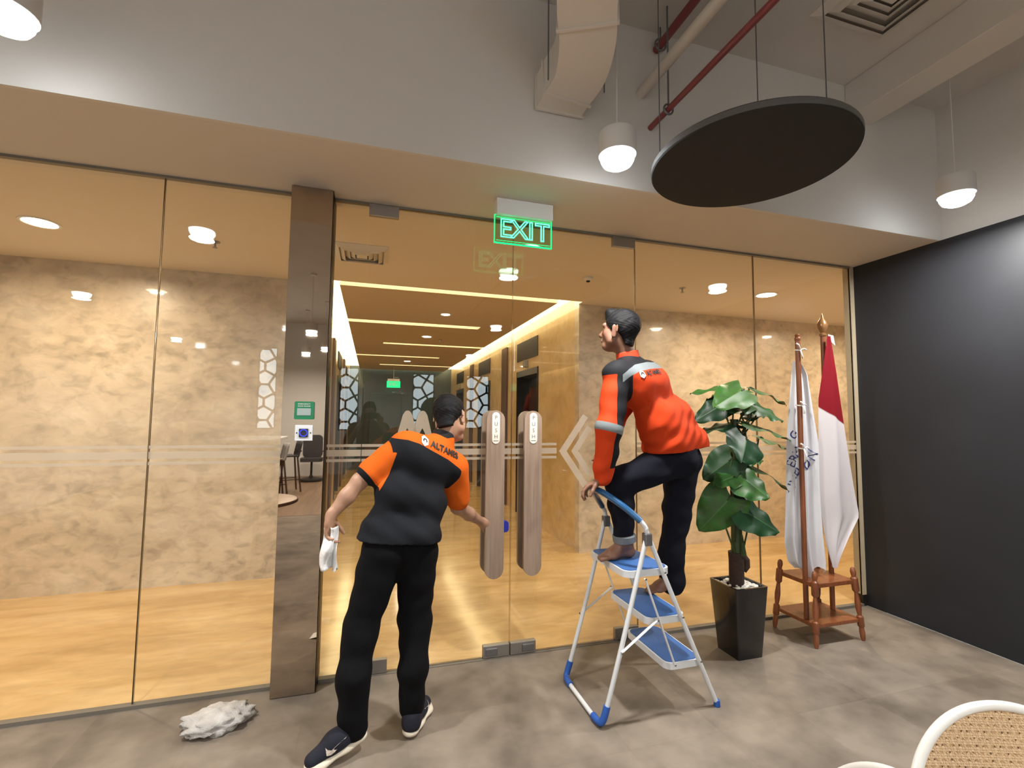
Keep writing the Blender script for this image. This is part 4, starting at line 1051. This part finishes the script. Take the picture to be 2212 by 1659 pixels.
def hair(c, ax, par, s=1.0, name='hair', fringe=.03):
    r, f, u = ax; P = lambda x, y, z: c+s*(r*x+f*y+u*z)
    pr = [ell(P(0, -.014, .042), A(.083, .104, .092)*s, ax, .02), cap(P(-.03, .06, .10), P(.035, .05, .105), .026*s, k=.03), cap(P(0, -.06, .0), P(0, -.065, -.05), .055*s, .045*s, k=.03, flat=(f, .6))]
    def cut(Q):
        l = (Q-c)@ax.T/s                                # keep above a slanted hairline
        line = np.interp(l[:, 1], [-.12, -.06, -.02, .0, .02, .05, .075, .1], [-.075, -.070, -.005, .022, .0, .03, .06, .075])
        return (line-l[:, 2])*s
    disp = lambda Q: .0009*(np.sin(Q[:, 0]*170+9*np.sin(Q[:, 2]*60))+np.sin(Q[:, 1]*190+Q[:, 2]*120))
    return prim_obj(name, pr, .004, 'hair_black', par, (), disp, cut)
def hand(w, d, n, side, curl=(.5, .5, .5, .5), thumb=(.55, .75, .35), s=1.0, tc=.3):
    d = nrm(d); n = nrm(np.asarray(n, float)-d*np.dot(n, d)); l = np.cross(n, d)*side
    o = [cap(w-d*.01, w+d*.035*s, .026*s, .034*s, k=.02, flat=(n, .72)), cap(w+d*.04*s, w+d*.075*s, .040*s, .038*s, k=.02, flat=(n, .42))]
    for i, (off, ln) in enumerate(zip((.030, .010, -.010, -.029), (.072, .080, .075, .058))):
        p = w+d*(.090-.003*abs(i-1)**2)*s+l*off*s+n*.002; dd = d+l*off*1.5; dd = nrm(dd); a = 0; pts = [w+d*.065*s+l*off*s, p]
        for fr, kk in zip((.44, .31, .25), (.6, 1.0, .8)):
            a += curl[i]*kk; v = dd*math.cos(a)+n*math.sin(a); p = p+v*ln*fr*s; pts.append(p)
        for (q0, q1), (r0, r1) in zip(zip(pts, pts[1:]), ((.0098, .0095), (.0095, .0088), (.0088, .0080), (.0080, .0068))):
            o.append(cap(q0, q1, r0*s, r1*s, k=.004))
    p = w+d*.022*s+l*.026*s; v = nrm(d*thumb[0]+l*thumb[1]+n*thumb[2]); pts = [p]
    for ln, b in ((.042, 0), (.034, tc), (.026, tc)):
        v = nrm(v+(d*.5+n*.6-l*.5)*b); p = p+v*ln*s; pts.append(p)
    for (q0, q1), (r0, r1) in zip(zip(pts, pts[1:]), ((.016, .012), (.0115, .0105), (.0105, .008))): o.append(cap(q0, q1, r0*s, r1*s, k=.006))
    return o
def limb(pts, rad, k=.02):
    return [cap(p, q, r0, r1, k) for (p, q), (r0, r1) in zip(zip(pts, pts[1:]), zip(rad, rad[1:]))]
def project_print(me, par, shirt, origin, ex, ey, mat, name, lift=.0022, size=None):
    """lay a flat print on a garment: every vertex is dropped along the print's normal onto the cloth"""
    bm = bmesh.new(); bm.from_mesh(me); bmesh.ops.triangulate(bm, faces=bm.faces[:])
    for _ in range(4):
        lg = [e for e in bm.edges if e.calc_length() > .006]
        if lg: bmesh.ops.subdivide_edges(bm, edges=lg, cuts=1); bmesh.ops.triangulate(bm, faces=[f for f in bm.faces if len(f.verts) > 3])
    off = root_loc(shirt); tree = BVHTree.FromPolygons([v.co+off for v in shirt.data.vertices], [tuple(p.vertices) for p in shirt.data.polygons])
    ex, ey = V(nrm(ex)), V(nrm(ey)); nz = ex.cross(ey); origin = V(origin)
    for v in bm.verts:
        p = origin+ex*v.co.x+ey*v.co.y; h = tree.ray_cast(p+nz*.25, -nz, .6)
        v.co = (h[0]+nz*lift) if h[0] else p
    bm.to_mesh(me); bm.free(); return link_mesh(name, me, mat, par)
def poly_mesh(pts):
    me = bpy.data.meshes.new('m'); me.from_pydata([(x, y, 0) for x, y in pts], [], [list(range(len(pts)))]); return me
def company_print(par, shirt, o, ex, ey, s, tcol):
    ex, ey = nrm(ex), nrm(ey)
    hexa = [(s*.62*math.cos(R(90+60*k)), s*.74*math.sin(R(90+60*k))) for k in range(6)]
    project_print(poly_mesh(hexa), par, shirt, o, ex, ey, 'print_white', 'logo_badge', .005)
    arch = [(s*.34*math.cos(R(a)), s*.34*math.sin(R(a))) for a in range(-30, 211, 20)] + [(s*.17*math.cos(R(a)), s*.17*math.sin(R(a))) for a in range(210, -31, -20)]
    project_print(poly_mesh(arch), par, shirt, o, ex, ey, 'print_black', 'logo_mark', .007)
    project_print(text_mesh('ALTAMES', s*1.15, bold=s*.045, align='LEFT', spacing=1.08), par, shirt, V(o)+V(ex)*s*.95, ex, ey, tcol, 'lettering', .0055)

# ---------------------------------------------------------------- the man bending to wipe the door
w1 = thing('person', (-.80, -.60, 0), 'man in orange and black polo shirt bending to wipe the glass door', 'person')
Lank, Lkn, Lhip = A(-.952, -.655, .115), A(-.935, -.60, .465), A(-.845, -.545, .86)
Rank, Rkn, Rhip = A(-.672, -.585, .095), A(-.662, -.53, .440), A(-.655, -.505, .855)
pel, wai, che, nek = A(-.745, -.525, .94), A(-.705, -.475, 1.11), A(-.630, -.41, 1.30), A(-.515, -.35, 1.425)
Lsh, Rsh = A(-.765, -.44, 1.375), A(-.425, -.345, 1.245)
Lel, Lwr, Rel, Rwr = A(-.955, -.50, 1.215), A(-1.085, -.54, 1.055), A(-.405, -.27, 1.02), A(-.215, -.068, .880)
hd = A(-.470, -.315, 1.536); hax = frame((.50, .80, -.34), (-.05, .35, 1)); tor_n = nrm(np.cross(nrm(nek-pel), nrm(Rsh-Lsh)))
tor_l = nrm(Rsh-Lsh)
Lh = hand(Lwr, (-.10, .02, -1), (.92, -.38, -.1), 1, (.62, .72, .75, .72), (.7, .55, .45), .95)
Rh = hand(Rwr, (.86, .16, -.42), (.1, .98, .1), 1, (.10, .08, .08, .1), (.8, .55, .1), .92)
body = limb([pel, wai, che], [.08, .07, .07], .05) + [cap(che, nek, .065, .050, .05), cap(nek, hd+hax[2]*-.04-hax[1]*.01, .052, .050, .02)]
body += limb([Lsh, Lel, Lel+(Lwr-Lel)*.45, Lwr], [.052, .041, .039, .026], .02)+limb([Rsh, Rel, Rel+(Rwr-Rel)*.45, Rwr], [.052, .042, .039, .026], .02)
body += limb([Lhip, Lkn, Lank], [.085, .055, .04], .03)+limb([Rhip, Rkn, Rank], [.085, .055, .04], .03)
body += [cap(Lank, Lank+A(-.09, -.05, -.07), .035, .03), cap(Rank, Rank+A(.05, .1, -.05), .035, .03)]
body += head_prims(hd, hax, 1.06)
prim_obj('body', body+Lh+Rh, .0048, 'skin', w1)
eyes(hd, hax, w1, 1.06); hair(hd, hax, w1, 1.09)
# trousers
tk = folds(.0016, (20, 8, 30, 0), (-14, 10, 42, 2), (8, -12, 55, 1))
tro = [cap(Lhip+A(.045, .0, .05), Rhip+A(-.035, 0, .05), .116, .112, .05, (tor_n, .82)), cap(pel+A(-.065, 0, .03), pel+A(.07, .0, .02), .095, .095, .05, (tor_n, .85))]
tro += limb([Lhip+A(.012, 0, -.01), Lkn+A(.01, .02, .06), Lkn, Lank+A(0, .0, .22), Lank+A(.004, 0, .0)], [.112, .080, .074, .074, .066], .035)
tro += limb([Rhip+A(-.005, 0, -.01), Rkn+A(0, .02, .06), Rkn, Rank+A(0, 0, .2), Rank+A(-.004, 0, .02)], [.112, .080, .072, .069, .060], .035)
prim_obj('trousers', tro, .0055, 'trousers_black', w1, (), tk)
# polo shirt
slL = limb([Lsh+A(.03, 0, .0), Lsh+(Lel-Lsh)*.72], [.084, .070], .03)
slR = limb([Rsh+A(-.02, 0, .01), Rsh+(Rel-Rsh)*.78], [.086, .070], .03)
tors = [cap(pel+A(-.095, 0, .0), pel+A(.085, 0, -.02), .122, .118, .05, (tor_n, .95)), cap(wai-tor_l*.07, wai+tor_l*.10, .120, .118, .07, (tor_n, .95)),
        cap(che-tor_l*.075, che+tor_l*.06, .124, .120, .08, (tor_n, .95)), cap(Lsh+A(.05, .0, -.005), Rsh+A(-.05, .0, .02), .088, .09, .06, (tor_n, .95)), cap(che, nek-A(.0, .0, .015), .10, .068, .05)]
tors += [cap(Lhip+A(.04, 0, .03), Rhip+A(-.025, 0, .03), .122, .120, .06, (tor_n, .95))]
shirt_p = tors+slL+slR
sdir = nrm(nek-pel)
def w1_black(P):
    ds = np.minimum(d_union(P, slL), d_union(P, slR)); dt = d_union(P, tors)
    # yoke seam: a curve falling from the left shoulder to the right armpit
    zc = np.interp(P[:, 0], [-.85, -.78, -.72, -.66, -.58, -.50, -.43, -.38, -.34], [1.44, 1.432, 1.425, 1.405, 1.36, 1.315, 1.262, 1.205, 1.10])
    blk = zc-P[:, 2]
    sl = ds-dt+.012                                     # negative on the sleeves
    side = np.where((P[:, 0] < -.72) & (P[:, 2] > 1.17) & (P[:, 2] < 1.36), (P[:, 0]-np.interp(P[:, 2], [1.17, 1.25, 1.36], [-.86, -.812, -.775])), 1)
    b = np.minimum(np.minimum(blk, sl), side)
    cuff = .02-np.minimum(np.abs((P-(Lsh+(Lel-Lsh)*.79))@nrm(Lel-Lsh)) + (P[:, 0] > -.70)*9, np.abs((P-(Rsh+(Rel-Rsh)*.90))@nrm(Rel-Rsh)) + (P[:, 0] < -.56)*9+(P[:, 2] > 1.15)*9)
    cuffL = (P-(Lsh+(Lel-Lsh)*.84))@nrm(Lel-Lsh); cuffL = np.where(P[:, 0] < -.86, cuffL, -1)
    cuffR = (P-(Rsh+(Rel-Rsh)*.98))@nrm(Rel-Rsh); cuffR = np.where((P[:, 0] > -.52) & (P[:, 2] < 1.10), cuffR, -1)
    return np.maximum(b, np.maximum(cuffL, cuffR))
def shirt_folds(P):
    s = (P-pel)@sdir; l = (P-pel)@tor_l; w = np.clip(1.1-s/.42, .15, 1)
    return -.0045*w*np.sin(s*38-l*9+1.4*np.sin(l*11+1))-.0022*w*np.sin(s*71+l*17)+.0012*np.sin(P[:, 0]*40+P[:, 2]*33)
shirt = prim_obj('polo_shirt', shirt_p, .0048, 'polo_shirt', w1, [('black', w1_black)], shirt_folds, lambda P: .918-.10*(P[:, 0]+.74)-P[:, 2])
def collar(par, base, ax_, r0, r1, h0, h1, mat):
    a = nrm(ax_); prim_obj('collar', [cap(base-a*.06, base+a*.10, r0, r1)], .004, mat, par, (), None, lambda P: np.maximum((P-base)@a-h1, h0-(P-base)@a))
collar(shirt, nek, hd-nek+A(.0, 0, .02), .068, .060, -.012, .032, 'collar_black')
company_print(shirt, shirt, (-.622, -.52, 1.418), (.86, .22, -.40), (.36, .05, .92), .038, 'print_black')
# shoes
def shoe(heel, toe, lift, label, mark):
    heel, toe = np.asarray(heel, float), np.asarray(toe, float); f = nrm(toe-heel); r = nrm(np.cross(f, A(0, 0, 1))); u = np.cross(r, f); L = np.linalg.norm(toe-heel)
    P = lambda x, y, z: heel+r*x+f*y*L+u*z
    so = [cap(P(0, .10, .020), P(0, .35, .018), .040, .040, .02, (u, .55)), cap(P(0, .35, .018), P(.004, .78, .016), .041, .048, .03, (u, .45)), cap(P(.004, .78, .016), P(0, .86, .022), .046, .038, .03, (u, .5))]
    up_ = [cap(P(0, .12, .05), P(0, .14, .085), .040, .042, .02), cap(P(0, .14, .06), P(.0, .52, .068), .042, .043, .03), cap(P(0, .45, .062), P(.003, .86, .040), .045, .036, .03, (u, .85))]
    s = prim_obj('shoe', up_, .0045, 'shoe_navy', w1); s['label'] = label
    prim_obj('shoe_sole', so, .0045, 'shoe_sole', s)
    B().prism([P(.016, .045, .075), P(-.016, .045, .075), P(-.013, .06, .112), P(.013, .06, .112)], f*.004).make('heel_tab', 'heel_tab', s)
    for sx in mark:
        Q = [(.30, .030), (.36, .026), (.42, .032), (.64, .062), (.44, .052), (.38, .044), (.33, .050), (.31, .058)]
        Q = [(.70-(a-.30)*1.0, b+.022) for a, b in Q]
        tree = BVHTree.FromPolygons([v.co+root_loc(s) for v in s.data.vertices], [tuple(p.vertices) for p in s.data.polygons]); pts = []
        for a, b in Q:
            o = P(sx*.12, a, b); hit = tree.ray_cast(V(o), V(-sx*r), .3); pts.append((hit[0] if hit[0] else V(P(sx*.045, a, b)))+V(sx*r)*.0025)
        B().prism(pts, V(sx*r)*.001).make('side_mark', 'shoe_mark', s)
shoe((-.895, -.635, .045), (-1.135, -.755, .004), 0, 'navy running shoe with heel raised, cream sole', (-1,))
shoe((-.690, -.640, .004), (-.585, -.405, .004), 0, 'navy running shoe seen from behind, cream sole', (1,))
# tissue in the left hand and blue sponge under the right hand
def tis(u, v):
    x = -1.085+.02*math.sin(u*5+v*2)*.5+(v-.5)*(.055+.05*math.sin(u*2.6))+.015*u; z = 1.005-u*.195
    y = -.565+.022*math.sin(v*8+u*3)+.012*math.sin(u*9)
    if v > .8: x -= .03*u
    return (x, y, z-.03*abs(v-.45)*(u > .8))
b = B().grid([[tis(i/18, j/14) for j in range(15)] for i in range(19)])
tag(b.make('tissue', 'tissue', None, True, solid=.002), 'crumpled white paper tissue in the hand of the bending man', 'tissue')
b = B().prism([(-.075+px, -.0465, .835+pz) for px, pz in rounded_rect(.10, .07, .018)], (0, .036, 0)).make('sponge', 'sponge_blue', None, 'auto')
tag(b, 'blue cleaning sponge pressed on the glass behind the left push bar', 'sponge')

# ---------------------------------------------------------------- the man on the ladder
w2 = thing('person', (.62, -.55, .497), 'man in orange and black work jacket standing barefoot on the step ladder', 'person')
pel, wai, che, nek = A(.905, -.545, 1.375), A(.815, -.56, 1.55), A(.665, -.56, 1.745), A(.565, -.555, 1.905)
Lsh, Rsh = A(.412, -.665, 1.795), A(.80, -.42, 1.835)
Lel, Lwr = A(.350, -.715, 1.49), A(.335, -.665, 1.215)
Rel, Rwr = A(.60, -.32, 1.56), A(.50, -.43, 1.355)
Lhip, Lkn, Lank = A(.845, -.60, 1.315), A(.465, -.615, 1.185), A(.505, -.60, .845)
Rhip, Rkn, Rank = A(.985, -.49, 1.30), A(.945, -.485, .945), A(.885, -.495, .585)
hd = A(.505, -.555, 2.065); hax = frame((-.62, .76, .16), (.10, -.1, 1))
tor_l = nrm(Rsh-Lsh); tor_u = nrm(nek-pel); tor_n = nrm(np.cross(tor_u, tor_l))
Lh = hand(Lwr+A(-.004, .01, -.012), (-.80, .25, -.42), (-.42, -.05, -.80), -1, (.55, .62, .66, .66), (.75, .5, .5), .98)
Rh = hand(Rwr, (-.70, -.45, -.35), (-.3, -.1, -.9), 1, (.4, .4, .4, .4), (.8, .5, .2), .95)
body = limb([pel, wai, che], [.08, .07, .07], .05)+[cap(che, nek, .065, .050, .05), cap(nek, hd-hax[2]*.04-hax[1]*.012, .054, .052, .02)]
body += limb([Lsh, Lel, Lel+(Lwr-Lel)*.4, Lwr], [.038, .038, .038, .027], .02)+limb([Rsh, Rel, Rel+(Rwr-Rel)*.4, Rwr], [.038, .038, .038, .027], .02)
body += limb([Lhip, Lkn, Lank], [.085, .055, .037], .03)+limb([Rhip, Rkn, Rank], [.085, .055, .037], .03)
def bare_foot(ank, d, z0):
    d = nrm(A(d[0], d[1], 0)); r = nrm(np.cross(d, A(0, 0, 1))); u = A(0, 0, 1); b0 = A(ank[0], ank[1], z0)
    P = lambda x, y, z: b0+r*x+d*y+u*z
    o = [cap(P(0, -.035, .030), P(0, -.02, .07), .030, .034, .02), cap(P(0, -.03, .028), P(0, .08, .028), .029, .034, .02, (u, .8)), cap(ank, P(0, .085, .030), .036, .028, .03), cap(P(-.012, .09, .020), P(.012, .115, .018), .032, .030, .02, (u, .58))]
    for i, (x, y) in enumerate(((-.030, .168), (-.010, .170), (.008, .163), (.022, .154), (.034, .143))):
        o.append(cap(P(x*.8, .115, .014), P(x, y, .011), .0105, .0125 if i == 0 else .009, .005))
    return o
body += bare_foot(A(.505, -.60, .84), (-1, -.06, 0), .754)+bare_foot(A(.882, -.495, .58), (-1, .0, 0), .501)
prim_obj('body', body+head_prims(hd, hax, 1.04)+Lh+Rh, .0048, 'skin_dark', w2)
eyes(hd, hax, w2, 1.04); hair(hd, hax, w2, 1.07)
jk = folds(.0024, (18, 9, 26, 0), (-16, 7, 38, 2), (10, -12, 58, 1))
tro = [cap(Lhip+A(.03, 0, .0), Rhip+A(-.01, 0, .0), .112, .110, .05), cap(pel+A(-.01, -.04, -.02), pel+A(.01, .04, -.02), .09, .09, .05)]
tro += limb([Lhip+A(.02, 0, 0), Lkn+A(.05, 0, .015), Lkn], [.115, .085, .078], .03)+limb([Lkn, Lkn+(Lank-Lkn)*.35, Lank+A(0, 0, .035)], [.075, .070, .058], .03)
tro += limb([Rhip, Rkn+A(0, 0, .05), Rkn, Rank+A(0, 0, .12), Rank+A(.012, 0, -.035)], [.115, .085, .077, .076, .078], .03)
tj = prim_obj('jeans', tro, .0055, 'jeans_navy', w2, (), jk)
c0 = Lank+A(0, 0, .02)
B().lathe(c0, [(.058, -.022), (.066, -.018), (.067, .016), (.058, .022)], 24, Lkn-Lank).make('turned_cuff', 'denim_cuff', tj, 'auto')
# jacket
slL = limb([Lsh+A(.03, .02, .0), Lel, Lwr+(Lel-Lwr)*.06], [.082, .070, .058], .03)
slR = limb([Rsh+A(-.02, -.01, -.01), Rel, Rwr+(Rel-Rwr)*.18], [.085, .070, .055], .03)
tors = [cap(pel-tor_l*.115+A(-.02, 0, .04), pel+tor_l*.095+A(.025, 0, .0), .142, .142, .08), cap(wai-tor_l*.13, wai+tor_l*.10, .125, .134, .09, (tor_n, .95)),
        cap(che-tor_l*.115, che+tor_l*.11, .130, .122, .08, (tor_n, .95)), cap(Lsh+A(.04, .02, .0), Rsh+A(-.06, -.03, .0), .085, .085, .07), cap(che, nek-A(0, 0, .02), .11, .066, .05)]
YK = ([.28, .39, .425, .47, .53, .64, .78, .95], [1.785, 1.795, 1.79, 1.825, 1.855, 1.880, 1.90, 1.92])
def w2_black(P):
    yoke = P[:, 2]-np.interp(P[:, 0], *YK)
    ds, dt = d_union(P, slL), d_union(P, tors)
    axx = np.interp(P[:, 2], [1.20, 1.49, 1.80], [.338, .356, .400])
    arm = np.minimum(np.minimum(P[:, 0]-axx, dt-ds+.02), np.minimum(P[:, 2]-1.275, 1.86-P[:, 2]))
    return np.maximum(yoke, arm)
def w2_stripe(P):
    ds, dt = d_union(P, slL), d_union(P, tors)
    back = np.minimum(np.minimum(.022-np.abs(P[:, 2]-np.interp(P[:, 0], *YK)+.02), ds-dt+.03), P[:, 0]-.425)
    arm = np.minimum(np.minimum(.024-np.abs(P[:, 2]-1.492-.25*(.36-P[:, 0])), dt-ds), .48-P[:, 0])
    return np.maximum(back, arm)
def w2_folds(P):
    s = (P-pel)@tor_u; l = (P-pel)@tor_l
    w = np.clip((.42-s)/.3, 0, 1)
    return -.0042*w*np.sin(s*46+l*16+1.5*np.sin(l*14))-.0028*w*np.sin(s*80-l*22)+jk(P)*.7
jacket = prim_obj('work_jacket', tors+slL+slR, .0048, 'work_jacket', w2, [('black', w2_black), ('stripe', w2_stripe)], w2_folds, lambda P: 1.338+.085*(P[:, 0]-.6)-P[:, 2]-(P[:, 0] < .52)*.6)
collar(jacket, nek, hd-nek+A(.03, 0, .0), .074, .062, -.03, .045, 'collar_orange')
company_print(jacket, jacket, (.545, -.74, 1.798), (.95, .22, .20), (-.18, .1, .97), .034, 'print_black')

# ---------------------------------------------------------------- the one who takes the picture: only mirrored in the glass
w3 = thing('person', (-.93, -3.46, 0), 'person in a brown shirt holding up a phone, seen only mirrored in the glass door', 'person')
hd = A(-.93, -3.44, 1.60); hax = frame((0, 1, -.05), (0, 0, 1))
Ls, Rs, Le, Re = A(-1.12, -3.48, 1.38), A(-.74, -3.48, 1.38), A(-1.20, -3.36, 1.16), A(-.66, -3.36, 1.16)
Lw, Rw = A(-1.035, -3.135, 1.45), A(-.785, -3.135, 1.45)
bd = limb([A(-.93, -3.47, .95), A(-.93, -3.48, 1.15), A(-.93, -3.48, 1.32)], [.09, .085, .09], .05)+[cap(A(-.93, -3.48, 1.32), A(-.93, -3.47, 1.48), .08, .05, .05), cap(A(-.93, -3.47, 1.46), hd-A(0, 0, .05), .05, .05)]
bd += limb([Ls, Le, Lw], [.042, .038, .027])+limb([Rs, Re, Rw], [.042, .038, .027])+head_prims(hd, hax)
for sx in (-1, 1): bd += limb([A(-.93+sx*.09, -3.47, .9), A(-.93+sx*.10, -3.45, .48), A(-.93+sx*.11, -3.47, .08)], [.08, .055, .04])
bd += hand(Lw, (.35, .1, .9), (.6, .75, 0), -1, (.35, .35, .35, .35))+hand(Rw, (-.35, .1, .9), (-.6, .75, 0), 1, (.35, .35, .35, .35))
prim_obj('body', bd, .006, 'skin', w3); eyes(hd, hax, w3); hair(hd, hax, w3, 1.03)
tp = [cap(A(-.93, -3.47, .95), A(-.93, -3.48, 1.32), .15, .155, .06, (A(0, 1, 0), .72)), cap(Ls+A(.03, 0, 0), Rs-A(.03, 0, 0), .085, .085, .06), cap(A(-.93, -3.48, 1.35), A(-.93, -3.47, 1.46), .09, .065, .05)]+limb([Ls, Ls+(Le-Ls)*.85], [.075, .062])+limb([Rs, Rs+(Re-Rs)*.85], [.075, .062])
prim_obj('shirt', tp, .008, 'brown_shirt', w3)
tr = [cap(A(-1.01, -3.47, .95), A(-.85, -3.47, .95), .11, .11, .05)]
for sx in (-1, 1): tr += limb([A(-.93+sx*.09, -3.47, .92), A(-.93+sx*.10, -3.45, .48), A(-.93+sx*.11, -3.47, .06)], [.105, .075, .062], .03)
prim_obj('trousers', tr, .008, 'trousers_black', w3)
for sx in (-1, 1): prim_obj('shoe', [cap(A(-.93+sx*.11, -3.50, .045), A(-.93+sx*.13, -3.30, .036), .043, .04, .02)], .008, 'shoe_navy', w3, (), None, lambda P: .002-P[:, 2])
t = thing('mobile_phone', (-.91, -3.10, 1.51), 'dark mobile phone held up by the person mirrored in the glass', 'phone')
B().prism([(-.91+px, -3.093, 1.55+pz) for px, pz in rounded_rect(.165, .078, .012)], (0, -.008, 0)).make('phone_body', 'switch_black', t, 'auto')
for k in range(2): B().lathe((-.91+k*.016, -3.0935, 1.575), [(.006, 0), (.005, .001)], 12, (0, 1, 0)).make('camera_lens', 'dark_metal', t)
